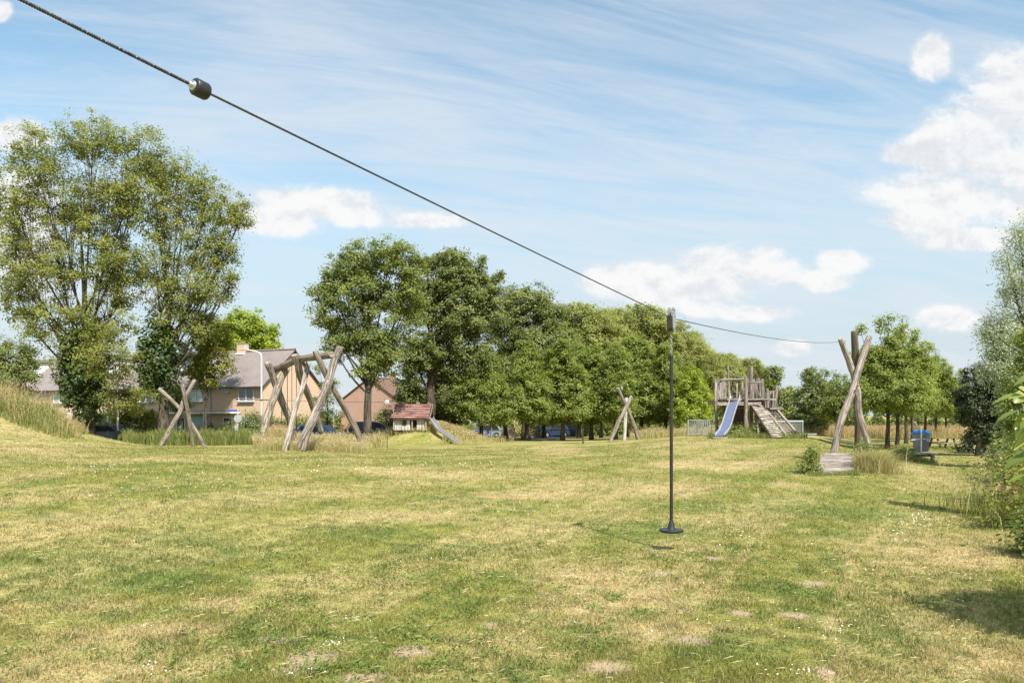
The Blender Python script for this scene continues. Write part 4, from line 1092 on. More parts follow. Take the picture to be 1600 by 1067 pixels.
# ================================================================== BENCH, BIN, PICNIC TABLE
d_ = 28.0; g_ = G(1431, d_); t = thing('plank_bench', 'low weathered plank bench half grown over by weeds, in front of the waste bin', 'bench', g_)
zt = P(0, 708.5, d_).z
for k, yy in enumerate((-.18, 0, .18)):
    MB().box((g_.x, g_.y + yy, zt + random.uniform(-.005, .005)), (1.38, .155, .07)).build('seat_plank', M['plank'], t, bevel=.01)
for px, mt in ((1408, 'plank_dark'), (1436, 'log_light'), (1456, 'log_light')):
    MB().tube([(X(px, d_), d_ - .1, g_.z - .1), (X(px, d_) - .04, d_ - .1, zt - .04)], .075, 8).build('leg', M[mt], t, smooth=True)
MB().bar((g_.x - .6, d_, zt - .075), (g_.x + .6, d_, zt - .075), .07, .07).build('cross_beam', M['plank_dark'], t)

d_ = 36.0; g_ = G(1439, d_); t = thing('wheelie_bin', 'grey wheeled waste bin with bright blue lid held in a metal bracket', 'waste bin', g_)
ang = math.radians(28); Rz = Matrix.Rotation(ang, 3, 'Z')
def rp_(x, y, z): return g_ + Rz @ Vector((x, y, z))
m = MB(); b0_ = [(-.24, -.26), (.24, -.26), (.24, .26), (-.24, .26)]; 
secs = [(.06, .86), (.1, .9), (.80, 1.04), (.82, 1.1), (.93, 1.12), (.95, 1.1)]
for z, s in secs:
    for x, y in [(-.22, -.29), (-.26, -.24), (-.26, .24), (-.22, .29), (.22, .29), (.26, .24), (.26, -.24), (.22, -.29)]: m.v.append(rp_(x * s, y * s, z))
for i in range(len(secs) - 1):
    for k in range(8): m.face((i * 8 + k, i * 8 + (k + 1) % 8, i * 8 + 8 + (k + 1) % 8, i * 8 + 8 + k))
m.face(list(range(8))); m.face([40 + k for k in range(8)])
m.build('body', M['binbody'], t, smooth=True)
m = MB(); m.lathe(rp_(0, 0, .955), [(.33, -.06), (.385, -.05), (.40, .02), (.37, .09), (.28, .13), (.1, .15)], 8, (0, 0, 1)); m.build('lid', M['binlid'], t)
m = MB(); m.tube([rp_(-.28, .42, .93), rp_(.28, .42, .93)], .02, 6); m.build('handle', M['binbody'], t)
for s in (-1, 1): MB().lathe(rp_(.29 * s, .30, .1), [(.1, -.03), (.1, .03)], 14, Rz @ Vector((1, 0, 0))).build('wheel', M['tyre'], t)
MB().box(g_ + Vector((.10, -.47, .62)), (.16, .01, .06)).build('sticker', M['white'], t)
t = thing('bin_bracket', 'white steel post with horizontal bar holding the blue lidded bin', 'bracket', G(1439.5, 35.3))
MB().tube([G(1439.5, 35.3, -.1), P(1439.5, 667, 35.3)], .032, 8).build('post', M['whitemetal'], t)
MB().tube([P(1423.5, 687.5, 35.3), P(1438, 686, 35.22), P(1454, 686, 35.3)], .03, 8).build('crossbar', M['grey'], t)

d_ = 42.0; g_ = G(1473, d_); t = thing('picnic_table', 'brown wooden picnic table with attached bench right of the waste bin', 'picnic table', g_)
ang = math.radians(8); Rz = Matrix.Rotation(ang, 3, 'Z'); tz = .60
def rq(x, y, z): return g_ + Rz @ Vector((x, y, z))
M['tablewood'] = wood_mat('table_wood', (.26, .19, .13), (.19, .135, .09), crack=.5, grain=12)
for i in range(5): MB().box(rq(0, -.30 + i * .15, tz), (1.5, .135, .04), Rz).build('top_plank', M['tablewood'], t)
for s in (-1, 1):
    for j in (0, 1): MB().box(rq(0, s * (.62 + j * .13), tz - .26), (1.5, .12, .04), Rz).build('bench_plank', M['plank'], t)
for sx in (-.5, .5):
    for s in (-1, 1): MB().bar(rq(sx, s * .22, tz - .03), rq(sx, s * .55, -.15), .10, .05, (0, 1, 0)).build('leg', M['tablewood'], t)
    MB().bar(rq(sx + .05, -.7, tz - .30), rq(sx + .05, .7, tz - .30), .08, .05).build('cross_beam', M['tablewood'], t)
# ================================================================== HOUSES
def wall_face(m, p, u, w, h, tri=None):
    """vertical rectangle with metre UVs"""
    k = len(m.v); u = Vector(u); z = Vector((0, 0, 1)); o = random.random() * 3
    m.v += [p, p + u * w, p + u * w + z * h, p + z * h]; m.face((k, k + 1, k + 2, k + 3), [(o, 0), (o + w, 0), (o + w, h), (o, h)])
def house(name, label, O, u, v, w, dep, eave, ridge, zb, brick, roofm, front=(), group=None, chim=None, cat='house', dormer=None, gables=(0, 1), over=.25, downpipe=True, canopy=None):
    """O corner at gable end; u along ridge, v towards the back; front list of (type, t0, t1, z0, z1)"""
    O = Vector((O[0], O[1], zb)); u = Vector((*u, 0)).normalized(); v = Vector((*v, 0)).normalized(); z = Vector((0, 0, 1))
    t = thing(name, label, cat, O, group); m = MB(); he = eave - zb; hr = ridge - zb
    foot = O - z * .6
    for g in (0, 1):
        q = foot + u * w * g
        m.v += [q, q + v * dep, q + v * dep + z * (he + .6), q + v * dep / 2 + z * (hr + .6), q + z * (he + .6)]
        uv = [(0, 0), (dep, 0), (dep, he + .6), (dep / 2, hr + .6), (0, he + .6)]
        m.face((5, 6, 7, 8, 9) if g else (4, 3, 2, 1, 0), uv if g else uv[::-1])
    ru = [(0, 0), (w, 0), (w, he + .6), (0, he + .6)]
    m.face((0, 5, 9, 4), ru); m.face((6, 1, 2, 7), ru)
    m.build('wall', M[brick], t)
    m = MB(); sl_ = math.hypot(dep / 2, hr - he); ov = .45
    ga, gb = (over if 0 in gables else -.003), (over if 1 in gables else -.003)
    for s in (0, 1):
        e = O + v * (0 if s == 0 else dep) + z * he; r = O + v * dep / 2 + z * hr; dn = (e - r).normalized(); e2 = e + dn * ov
        nn = (u.cross(dn)); nn = nn if nn.z > 0 else -nn
        a = [r - u * ga, r + u * (w + gb), e2 + u * (w + gb), e2 - u * ga]; k = len(m.v); th = nn * .10
        m.v += [p + th for p in a] + [p + nn * .005 for p in a]; Lt = sl_ + ov; W_ = w + ga + gb
        m.face((k, k + 1, k + 2, k + 3), [(0, 0), (W_, 0), (W_, Lt), (0, Lt)]); m.face((k + 7, k + 6, k + 5, k + 4))
        for i in range(4):
            j = (i + 1) % 4
            if i == 0: continue
            m.face((k + i, k + 4 + i, k + 4 + j, k + j))
    ro = m.build('roof', M[roofm], t)
    m = MB(); r = O + v * dep / 2 + z * (hr + .13); m.tube([r - u * ga, r + u * (w + gb)], .12, 8); m.build('ridge_tiles', M[roofm], ro, smooth=True)
    if chim:
        for (ct, cs) in chim:
            c = O + u * ct + v * dep / 2 + z * (hr + .15); Mx = Matrix((u, v, z)).transposed(); m = MB()
            k = len(m.v); m.box(c + z * .15, (.95, .6, 1.1), Mx)
            for i in range(len(m.uv)): m.uv[i] = [(a * 1, b) for a, b in ((0, 0), (.9, 0), (.9, 1), (0, 1))]
            ch = m.build('chimney', M[brick], ro)
            MB().box(c + z * .73, (1.02, .68, .06), Mx).build('chimney_cap', M['grey'], ch)
            MB().box(c - z * .36 - v * .36, (1.1, .34, .10), Matrix((u, (v * .78 - z * .62).normalized(), (z * .78 + v * .62).normalized())).transposed()).build('flashing', M['white'], ch)
    MB().bar(O - v * .42 + z * (he - .27) - u * ga, O - v * .42 + z * (he - .27) + u * (w + gb), .12, .12).build('gutter', M['door_dark'], t)
    if downpipe: MB().tube([O + u * (w - .06) - v * .07, O + u * (w - .06) - v * .07 + z * (he - .2)], .045, 6).build('downpipe', M['grey'], t)
    Mx = Matrix((u, v, z)).transposed()
    for (ty, t0, t1, z0, z1) in front:
        c = O + u * (t0 + t1) / 2 + z * ((z0 + z1) / 2 - zb); ww = t1 - t0; hh = z1 - z0
        if ty in ('win', 'smallwin', 'bigwin'):
            fw = .09; m = MB()
            m.box(c - v * .02 + z * (hh / 2 - fw / 2), (ww, .10, fw), Mx); m.box(c - v * .02 - z * (hh / 2 - fw / 2), (ww, .10, fw), Mx)
            for s in (-1, 1): m.box(c - v * .02 + u * s * (ww / 2 - fw / 2), (fw, .096, hh - 2 * fw), Mx)
            if ty == 'win': m.box(c - v * .02, (.11, .096, hh - 2 * fw), Mx)
            if ty == 'bigwin':
                for q in (-.2, .2): m.box(c - v * .02 + u * ww * q, (.10, .096, hh - 2 * fw), Mx)
            wf = m.build('window', M['white'], t)
            MB().box(c - v * .012, (ww - 2 * fw + .004, .03, hh - 2 * fw + .004), Mx).build('pane', M['glass' if random.random() < .4 else 'curtain'], wf)
            MB().box(c - v * .08 - z * (hh / 2 + .05), (ww + .12, .2, .07), Mx).build('sill', M['grey'], wf)
        elif ty == 'door':
            d0 = MB().box(c - v * .02, (ww, .08, hh), Mx).build('door', M['door_dark'], t)
            MB().box(c - v * .065 + z * hh * .2, (ww * .5, .015, hh * .35), Mx).build('door_glass', M['curtain'], d0)
            m = MB(); m.box(c - v * .03 + u * (ww / 2 + .05), (.1, .12, hh), Mx); m.box(c - v * .03 - u * (ww / 2 + .05), (.1, .12, hh), Mx); m.box(c - v * .03 + z * (hh / 2 + .05), (ww + .2, .12, .1), Mx); m.build('door_frame', M['white'], d0)
        elif ty == 'garage':
            m = MB()
            for i in range(6): m.box(c - v * .03 + u * (-ww / 2 + ww / 6 * (i + .5)), (ww / 6 - .02, .06, hh), Mx)
            m.build('garage_door', M['garage'], t)
        elif ty == 'canopy':
            ca = MB().box(c - v * .55 + z * 0, (ww, 1.1, .16), Mx).build('canopy', M['white'], t)
            MB().box(c - v * .53 + z * .10, (ww - .1, 1.0, .04), Mx).build('canopy_roof', M['darksteel'], ca)
            MB().bar(c - v * .98 + u * (ww / 2 - .1) - z * .08, Vector((c.x, c.y, zb)) - v * .98 + u * (ww / 2 - .1), .1, .1).build('canopy_post', M['white'], ca)
    if dormer:
        for (t0, t1) in dormer:
            c = O + u * (t0 + t1) / 2 + v * dep * .26 + z * (he + (hr - he) * .52 + .45); ww = t1 - t0
            dm = MB().box(c, (ww, dep * .30, 1.5), Mx).build('dormer', M['white'], ro)
            MB().box(c + z * .80 - v * .1, (ww + .3, dep * .30 + .35, .12), Mx).build('dormer_roof', M['darksteel'], dm)
            for q in (-.25, .25): MB().box(c - v * (dep * .15 + .01) + u * ww * q + z * .1, (ww * .38, .03, .9), Mx).build('dormer_window', M['glass'], dm)
    return t
C0 = Vector((-22.3, 66)); w1 = 6.3
row = [('terraced brick house nearest the street lamp, with teal curtained window and bare gable end', 0), ('second terraced brick house from the bare gable end, with pale teal garage door', 1), ('terraced brick house seen between the two poplar trees', 0), ('terraced brick house mostly hidden behind the ivy covered poplar trunk', 1), ('terraced brick house just left of the leftmost poplar trunk', 0), ('terraced house at the far left end of the row, above the tall dry grass', 1)]
for i, (lb, var) in enumerate(row):
    o = C0 + U * w1 * i * 1.0005; gzv = -.70
    if var == 0:
        fr = [('win', 1.06, 2.87, 2.92, 4.30), ('smallwin', 4.0, 4.88, 3.78, 4.12), ('canopy', 2.7, 6.2, 1.83, 1.99), ('door', 3.7, 4.6, -.68, 1.40), ('bigwin', .5, 2.6, .1, 1.5)]
    else:
        fr = [('bigwin', .9, 3.8, 2.95, 4.35), ('garage', .35, 2.4, -.68, 1.55), ('canopy', .2, 6.0, 1.80, 1.96), ('win', 4.4, 5.6, 2.95, 4.3), ('door', 3.2, 4.1, -.68, 1.40)]
    house('terraced_house', lb, o, tuple(U), tuple(Vd), w1, 8.0, 4.45, 7.75, gzv, 'brick', 'roof', fr, 'terraced houses in a row behind the poplars', chim=[(w1 - .1, 0)] if i in (0, 2, 4) else None, dormer=[(1.6, 4.8)] if i in (1, 3, 5) else None, gables=((0,) if i == 0 else ((1,) if i == 5 else ())))
# white bargeboards on the bare gable
house('gable_house', 'orange brick house with its gable facing the meadow, behind the swing', (X(622, 92), 92), (.33, .944), (-.944, .33), 11, 8.2, 3.55, 6.35, -1.3, 'brick_red', 'roof_red', (), None, chim=[(6, 0)], gables=(0, 1), over=.2, downpipe=False)
for i, (px, lb) in enumerate([(700, 'brick house with white frames seen behind the trees right of the playhouse'), (780, 'brick house with white garage seen between the trunks behind the parked silver car'), (868, 'brick house seen behind the trees above the dark blue parked car'), (940, 'brick house at the right end of the row hidden behind the tree trunks')]):
    x0 = X(px, 116) + 3
    house('row_house', lb, (x0, 116 - i * .0), (-1, 0), (0, 1), 8.0, 8, 3.6, 6.6, -1.5, 'brick_red', 'roof', [('bigwin', .6, 3.0, -.5, 1.0), ('door', 3.6, 4.5, -1.45, .7), ('garage' if i != 1 else 'bigwin', 5.0, 7.6, -1.4, .8), ('win', 1, 2.6, 1.8, 3.1), ('win', 4.6, 6.2, 1.8, 3.1)], 'houses behind the row of trees', gables=(0, 1))

# tan fence in front of gable house, traffic sign, lamps
t = thing('timber_fence', 'tan board fence behind the legs of the swing', 'fence', G(555, 82))
d_ = 82.0
for a, b in ((523, 588), (588, 606)):
    m = MB(); n = int((b - a) * .55)
    for i in range(n):
        px = a + (b - a) * (i + .5) / n; zb_ = gz(X(px, d_), d_); m.box((X(px, d_), d_, zb_ + .85), (((b - a) / F * d_) / n - .015, .03, 1.75))
    m.build('board_panel', M['fence_wood'], t)
for px in (523, 545, 567, 588, 606): MB().box((X(px, d_), d_ - .05, gz(X(px, d_), d_) + .9), (.1, .1, 1.9)).build('post', M['fence_wood'], t)

def lamp(label, px, d, top_py, arm_px, tip_py, r=.07):
    b = G(px, d, -.1); t = thing('street_lamp', label, 'street lamp', b)
    top = P(px, top_py, d); tip = P(arm_px, tip_py, d); k_ = Vector((top.x, top.y, tip.z - .05))
    pts = [b, Vector((b.x, b.y, (b.z + top.z) / 2)), top, top.lerp(k_, .6) + (tip - k_) * .08, k_ + (tip - k_) * .35 + Vector((0, 0, -.12)), tip]
    MB().tube(catmull(pts, 4), [r * (1.25 - .6 * i / 20) for i in range(21)], 8).build('pole', M['whitemetal'], t, smooth=True)
    dn = (tip - k_).normalized(); MB().bar(tip - dn * .05, tip + dn * .65, .22, .1).build('lamp_head', M['grey'], t, bevel=.03)
    MB().tube([P(px, 626, d), P(px, 623.5, d)], r * 1.4, 8).build('clamp', M['door_dark'], t)
lamp('tall white street lamp in front of the bare brick gable', 408.5, 60, 562, 386, 546.5)
lamp('smaller white street lamp standing left among the poplar trees', 184, 59, 600, 168, 583)
t = thing('street_lamp', 'thin grey lamp post seen through the frame of the log swing', 'street lamp', G(521, 70))
MB().tube([G(521, 70, -.1), P(521, 612, 70)], .05, 6).build('pole', M['grey'], t); MB().bar(P(518, 611, 70), P(524, 611, 70), .14, .08).build('lamp_head', M['grey'], t)
t = thing('traffic_sign', 'round traffic sign seen from its grey back, with a blue name plate above', 'traffic sign', G(371.5, 57))
d_ = 57
MB().tube([G(371.5, d_, -.1), P(371.5, 639, d_)], .035, 8).build('post', M['whitemetal'], t)
MB().lathe(P(371.5, 654, d_ - .05), [(.29, 0), (.3, .008), (.3, .022), (.29, .03)], 24, (0, -1, 0)).build('round_plate', M['grey'], t)
MB().box(P(369.5, 668.5, d_ - .06), (.28, .02, .42)).build('lower_plate', M['grey'], t)
MB().box(P(364, 641.5, d_ - .05), (.72, .02, .15)).build('name_plate', M['blue_sign'], t)
MB().lathe(G(371.5, d_, -.05), [(.07, 0), (.07, .5), (.04, .55)], 10).build('sleeve', M['grey'], t)

# ================================================================== CARS
def paint(name, c):
    m, nt, bs = new_mat(name); bs.inputs['Base Color'].default_value = (*c, 1); bs.inputs['Roughness'].default_value = .4; bs.inputs['Metallic'].default_value = 0; bs.inputs['Coat Weight'].default_value = .35; bs.inputs['Coat Roughness'].default_value = .06
    return m
def car(label, px, d, head, col, suv=False, name='parked_car', dz=0):
    b = G(px, d, dz); t = thing(name, label, 'car', b); R = Matrix.Rotation(head, 3, 'Z'); pm = paint('car_paint', col)
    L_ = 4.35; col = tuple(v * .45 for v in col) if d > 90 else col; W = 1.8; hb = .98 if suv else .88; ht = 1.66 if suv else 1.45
    def q(x, y, z): return b + R @ Vector((x, y, z))
    prof = [(-2.15, .30), (-2.18, .55), (-2.12, hb - .06), (-1.9, hb), (1.0, hb), (1.75, hb - .10), (2.08, hb - .26), (2.17, .55), (2.12, .26)]
    # wheel arches cut as notches
    def arch(cx): return [(cx + .40 * math.cos(a), .30 + .40 * math.sin(a)) for a in [i * math.pi / 6 for i in range(7)]]
    poly = prof + [(1.82, .24)] + arch(1.38) + [(.9, .22), (-.9, .22)] + arch(-1.35) + [(-1.8, .26)]
    m = MB(); secs = [(-W / 2, 0), (-W / 2 + .03, .0), (W / 2 - .03, 0), (W / 2, 0)]
    n = len(poly)
    ysec = [(-W / 2 + .09, .96), (-W / 2, 1.0), (W / 2, 1.0), (W / 2 - .09, .96)]
    for y, s in ysec:
        for x, z in poly: m.v.append(q(x * (s if abs(x) > 1.9 else 1), y, .6 + (z - .6) * s if z > .6 else z))
    for i in range(3):
        for k in range(n): m.face((i * n + k, i * n + (k + 1) % n, (i + 1) * n + (k + 1) % n, (i + 1) * n + k))
    m.face(list(range(n))[::-1]); m.face([3 * n + k for k in range(n)])
    body = m.build('body', pm, t)
    # cabin
    rear = -2.0 if suv else -1.85; cb = [(rear, hb - .02), (rear + .35, ht - .04), (rear + .7, ht), (.1, ht - .01), (.45, ht - .09), (1.15, hb - .02)]
    def cab(w0, w1, grow, name, mat, lo=0, par=t):
        m = MB(); 
        for s in (-1, 1):
            for x, z in cb:
                f = (z - hb) / (ht - hb); m.v.append(q(x * (1 + grow * .3), s * ((w0 + (w1 - w0) * f)), z + grow * .0))
        k = len(cb)
        for i in range(k): m.face((i, (i + 1) % k, k + (i + 1) % k, k + i))
        m.face(list(range(k))[::-1]); m.face([k + i for i in range(k)]); return m.build(name, mat, par)
    cab(W / 2 - .04, W / 2 - .22, 0, 'cabin', pm)
    g = MB()
    def gq(pts): k = len(g.v); g.v += [q(*p) for p in pts]; g.face(list(range(k, k + len(pts))))
    def sidey(z): f = (z - hb) / (ht - hb); return (W / 2 - .04) + (-.18) * f + .012
    for s in (-1, 1):
        z0 = hb + .03; z1 = ht - .12
        for xa, xb, xc, xd in ((rear + .22, -.72, -.76, rear + .52), (-.62, .98 - .1, .42, -.66)):
            gq([(xa, s * sidey(z0), z0), (xb, s * sidey(z0), z0), (xc, s * sidey(z1), z1), (xd, s * sidey(z1), z1)])
    f1 = lambda x, z, y: (x, y, z)
    gq([(1.13, -.74, hb + .03), (1.13, .74, hb + .03), (.50, .62, ht - .09), (.50, -.62, ht - .09)])
    gq([(rear - .0, -.74, hb + .06), (rear - .0, .74, hb + .06), (rear + .30, .62, ht - .10), (rear + .30, -.62, ht - .10)])
    g.build('windows', M['carglass'], t)
    for x in (1.38, -1.35):
        for s in (-1, 1):
            w_ = MB().lathe(q(x, s * (W / 2 - .12), .32), [(.29, -.10), (.32, -.08), (.32, .08), (.29, .10)], 18, R @ Vector((0, 1, 0))).build('wheel', M['tyre'], t)
            MB().lathe(q(x, s * (W / 2 - .015), .32), [(.19, -.02), (.17, .01)], 12, R @ Vector((0, 1, 0))).build('rim', M['steel'], w_)
    for s in (-1, 1):
        MB().box(q(2.10, s * .62, .66), (.10, .34, .13), R).build('headlight', M['alu'], t); MB().box(q(-2.12, s * .70, .72), (.08, .22, .2), R).build('tail_light', M['redlight'], t)
    MB().box(q(2.16, 0, .50), (.06, .9, .16), R).build('grille', M['door_dark'], t)
    for s in (-1, 1): MB().box(q(.72, s * (W / 2 + .07), hb + .06), (.1, .16, .12), R).build('mirror', M['door_dark'], t)
    if suv:
        for s in (-1, 1): MB().bar(q(-1.5, s * .62, ht + .04), q(.1, s * .62, ht + .04), .04, .04).build('roof_rail', M['alu'], t)
    return t
M['carglass'] = plain('dark_car_glass', (.018, .022, .028), .12, 0, .2, 2, .35)
M['redlight'] = plain('red_tail_light', (.35, .01, .01), .2, 0, .05, 3, .6)
rdh = math.atan2(-.399, .917)
car('dark car partly hidden by weeds left of the small white street lamp', 160, 59, math.radians(35), (.13, .15, .18))
car('black car parked right behind the small white street lamp', 184, 62, math.radians(30), (.05, .055, .07))
car('bright blue car showing only its roof above the bank under the log swing', 502, 57.5, rdh + .15, (.02, .13, .42))
car('dark blue car half hidden behind the lone trunk left of the playhouse', 584, 57.5, rdh + .5, (.015, .04, .12))
car('silver grey estate car parked behind the trees right of the playhouse slide', 757, 98, math.radians(205), (.20, .23, .28), True)
car('dark navy car parked between two tree trunks, its front towards the meadow', 864, 99, math.radians(208), (.02, .035, .08), True)
car('black car parked just behind the dark navy one', 886, 103, math.radians(200), (.012, .015, .025))

# ================================================================== TREES
make_tree('poplar_tree', 'tallest tree at the far left, a broad poplar with ivy round its trunk', 135, 56,
  [(62,245,52,48),(150,222,62,40),(212,232,48,44),(30,320,44,60),(95,315,55,62),(165,310,55,66),(212,310,38,50),(35,415,46,56),(95,410,50,60),(160,400,46,60),(192,425,36,58),(88,500,55,46),(165,495,50,52),(25,470,36,40),(190,560,52,52,-2),(205,620,42,34,-1),(112,560,30,46),(18,380,22,30)],
  'poplar', tr=.52, ls=.12, cr=.68, dens=1.28, lpc=40, split=.25, seed=2, ivy=(130, 582, 36, 80), vis_h=1, loose=.25)
make_tree('poplar_tree', 'second tall poplar with an upright crown, right of the tallest tree', 256, 58,
  [(285,285,46,40),(245,270,40,44),(380,325,14,14),(372,345,22,18),(362,430,16,14),(350,460,22,16),(322,315,40,46),(262,345,50,52),(318,385,48,48),(250,420,42,52),(300,450,48,46),(348,395,28,34),(340,440,26,26),(262,495,38,46),(312,505,34,34),(355,330,30,34)],
  'poplar', tr=.44, ls=.12, cr=.68, dens=1.28, lpc=40, split=.25, seed=3, ivy=(248, 560, 34, 66), loose=.25)
make_tree('birch_tree', 'slender yellowish tree hanging over the terrace roof', 322, 61, [(322,520,34,32),(335,560,30,30),(300,560,28,32),(340,530,28,26),(318,590,24,18)],
  'yellowshrub', tr=.14, ls=.12, cr=.5, dens=1.2, lpc=42, seed=4, split=.3)
make_tree('lime_green_tree', 'bright lime green tree behind the house roofs', 385, 96, [(380,510,34,30),(410,525,22,26),(355,525,24,26),(385,545,44,22),(425,535,14,14)], 'lime', tr=.4, ls=.24, cr=.9, dens=1.5, lpc=46, seed=5)
make_tree('grey_green_tree', 'dark bushy tree at the left edge above the dry grass mound', 18, 46, [(15,560,38,36),(-25,575,45,50),(40,575,20,26),(10,600,40,34)], 'dark', tr=.25, ls=.10, cr=.45, dens=1.5, lpc=46, seed=6)
make_tree('low_garden_tree', 'low leafy tree between the two poplar trunks', 212, 63, [(212,640,30,22),(185,650,20,20),(240,655,18,16)], 'yellowshrub', bark='bark_light', tr=.22, ls=.12, cr=.5, dens=1.2, lpc=44, seed=7)
make_tree('slim_street_tree', 'slim pale trunked tree behind the left log tripod', 282, 62, [(282,628,20,16),(270,612,16,16)], 'mid', bark='bark_light', tr=.20, ls=.12, cr=.45, dens=1.0, lpc=40, seed=8)
make_tree('conifer_tree', 'thin dark conifer seen through the log swing', 512, 63, [(512,600,14,20),(508,630,22,22),(514,655,30,18),(500,580,8,14)], 'dark', tr=.14, ls=.11, cr=.5, dens=.8, lpc=36, seed=9)
make_tree('tall_tree', 'tall round crowned tree with a straight trunk behind the playhouse zip seat', 574, 52,
  [(560,410,48,36),(610,402,44,30),(520,440,32,32),(645,430,30,36),(575,460,56,40),(632,480,36,40),(515,490,32,34),(555,520,42,34),(605,530,40,32),(520,540,22,24),(580,570,34,28),(600,550,26,26),(495,460,14,16)],
  'mid', tr=.34, ls=.125, cr=.55, dens=1.45, lpc=44, split=.35, seed=10, loose=.2)
make_tree('dark_tree', 'dark dense tree with spiky crown right of the round crowned tree', 672, 60,
  [(700,425,44,34),(740,440,40,34),(668,470,36,44),(720,490,50,48),(765,480,28,40),(690,545,44,44),(745,555,44,42),(650,560,28,44),(640,610,28,34),(700,600,40,34),(706,398,7,12),(684,402,6,12),(722,404,6,14),(752,408,7,12),(668,414,6,14),(780,434,8,12)],
  'dark', tr=.5, ls=.15, cr=.6, dens=1.6, lpc=48, split=.3, seed=12, loose=.2)
make_tree('dark_tree', 'dark dense tree sloping down towards the olive green wood', 822, 72,
  [(820,470,42,34),(855,490,32,34),(795,500,36,44),(840,540,48,44),(872,540,24,34),(800,570,40,34)], 'dark', tr=.45, ls=.17, cr=.7, dens=1.7, lpc=48, split=.3, seed=13, loose=.2)
make_tree('brownish_tree', 'low brownish green tree just behind the playhouse roof', 690, 66, [(668,625,34,28),(700,602,30,24),(650,650,24,20),(705,640,34,26)], 'yellowshrub', tr=.2, ls=.14, cr=.5, dens=1.6, lpc=44, seed=14)
# olive wood
w0 = make_tree('woodland_tree', 'olive tree at the left end of the tall distant wood', 905, 100, [(905,500,46,32),(880,520,40,34),(935,520,38,34),(905,550,56,40),(900,600,54,34)], 'olive', tr=.5, ls=.22, cr=.9, dens=1.7, lpc=50, seed=15, group='tall olive trees of the distant wood', loose=.2)
wd = [(962, 108, 1.1, 1.02, 'olive tree second from the left in the tall distant wood'), (1005, 112, 2.6, 1.07, 'olive tree in the wood just left of the hanging zip line chain'), (1040, 120, 4.0, .99, 'olive tree in the wood directly behind the hanging zip line trolley'),
      (1068, 130, 5.2, .97, 'olive tree in the wood just right of the zip line chain'), (1100, 140, .5, .86, 'low olive tree in the wood above the young bright green tree'), (1135, 150, 1.9, .86, 'olive tree in the wood behind the left side of the play tower'), (1168, 160, 3.3, .84, 'olive tree at the right end of the wood above the play tower posts')]
for px, d, r, s, lb in wd: place_copy(w0, px, d, r, s, lb)
# front row of bright trees
f0 = make_tree('row_tree', 'leafy green tree of the front row next to the playhouse slide', 752, 60, [(752,575,26,26),(735,605,30,26),(770,605,30,26),(752,642,42,24),(720,632,26,22),(785,640,26,22),(752,552,12,14),(742,560,10,12),(765,562,10,12)], 'bright', tr=.19, ls=.115, cr=.42, dens=1.7, lpc=46, seed=16, group='leafy trees in a row at the meadow edge', loose=.2)
fr = [(823, 63, 1.2, 1.10, 'second tree of the front row, counted from the playhouse slide'), (879, 65, 2.4, 1.15, 'third tree of the front row, in front of the dark navy car'), (924, 68, 3.9, 1.12, 'fourth tree of the front row, left of the slender log tripod'),
      (962, 66, 5.1, 1.10, 'tree of the front row directly behind the slender log tripod'), (1002, 70, .7, 1.20, 'tree of the front row left of the black hanging pole'), (1040, 70, 1.7, 1.12, 'tree of the front row just behind the black hanging pole'),
      (790, 76, 4.4, 1.25, 'taller tree in the second line behind the first front row tree'), (850, 80, 5.6, 1.3, 'taller tree in the second line behind the third front row tree'), (905, 84, .3, 1.38, 'taller tree in the second line left of the log tripod'), (983, 86, 2.9, 1.5, 'taller tree in the second line above the slender log tripod')]
for px, d, r, s, lb in fr: place_copy(f0, px, d, r, s, lb)
make_tree('bright_young_tree', 'brightest light green tree, left of the play tower', 1078, 66, [(1078,595,22,22),(1068,620,28,24),(1092,625,20,24),(1078,650,34,22),(1095,655,18,16)], 'lime', tr=.17, ls=.12, cr=.45, dens=1.5, lpc=46, seed=18, loose=.2)
make_tree('young_tree', 'very young thin tree standing alone in front of the row', 911, 53, [(911,640,14,16),(908,655,10,10)], 'bright', tr=.06, ls=.10, cr=.35, dens=.8, lpc=34, seed=19)
make_tree('old_trunk_tree', 'old tree with a very thick dark trunk between the first row trees', 793, 90, [(793,600,40,34),(770,630,30,24),(820,630,30,24)], 'dark', tr=.85, ls=.2, cr=.8, dens=1.4, lpc=40, seed=20)
for i, (px, lb) in enumerate([(840, 'pale pinkish bare trunk between the thick dark trunk and the navy car'), (939, 'pale trunk left of the slender log tripod in the back line')]):
    make_tree('back_tree', lb, px, 88, [(px, 615, 24, 26), (px + 6, 590, 20, 24)], 'mid', bark='bark_light', tr=.42 - .2 * i, ls=.18, cr=.7, dens=1.2, lpc=40, seed=22 + i)
# trees right of tower
make_tree('airy_tree', 'airy upright tree behind the right half of the play tower', 1205, 76, [(1205,590,18,20),(1195,610,22,18),(1222,620,22,20),(1208,645,30,20),(1232,645,14,14)], 'mid', tr=.18, ls=.15, cr=.5, dens=1.2, lpc=40, seed=25)
make_tree('airy_tree', 'dark airy tree between the play tower and the tall right tripod', 1272, 66, [(1272,595,20,22),(1262,625,28,24),(1288,625,24,24),(1272,655,36,20)], 'dark', tr=.2, ls=.13, cr=.45, dens=1.45, lpc=42, seed=26)
make_tree('airy_tree', 'medium green tree just left of the tall right tripod', 1312, 62, [(1312,605,22,24),(1300,635,26,24),(1325,640,28,24)], 'mid', tr=.2, ls=.12, cr=.45, dens=1.5, lpc=44, seed=27)
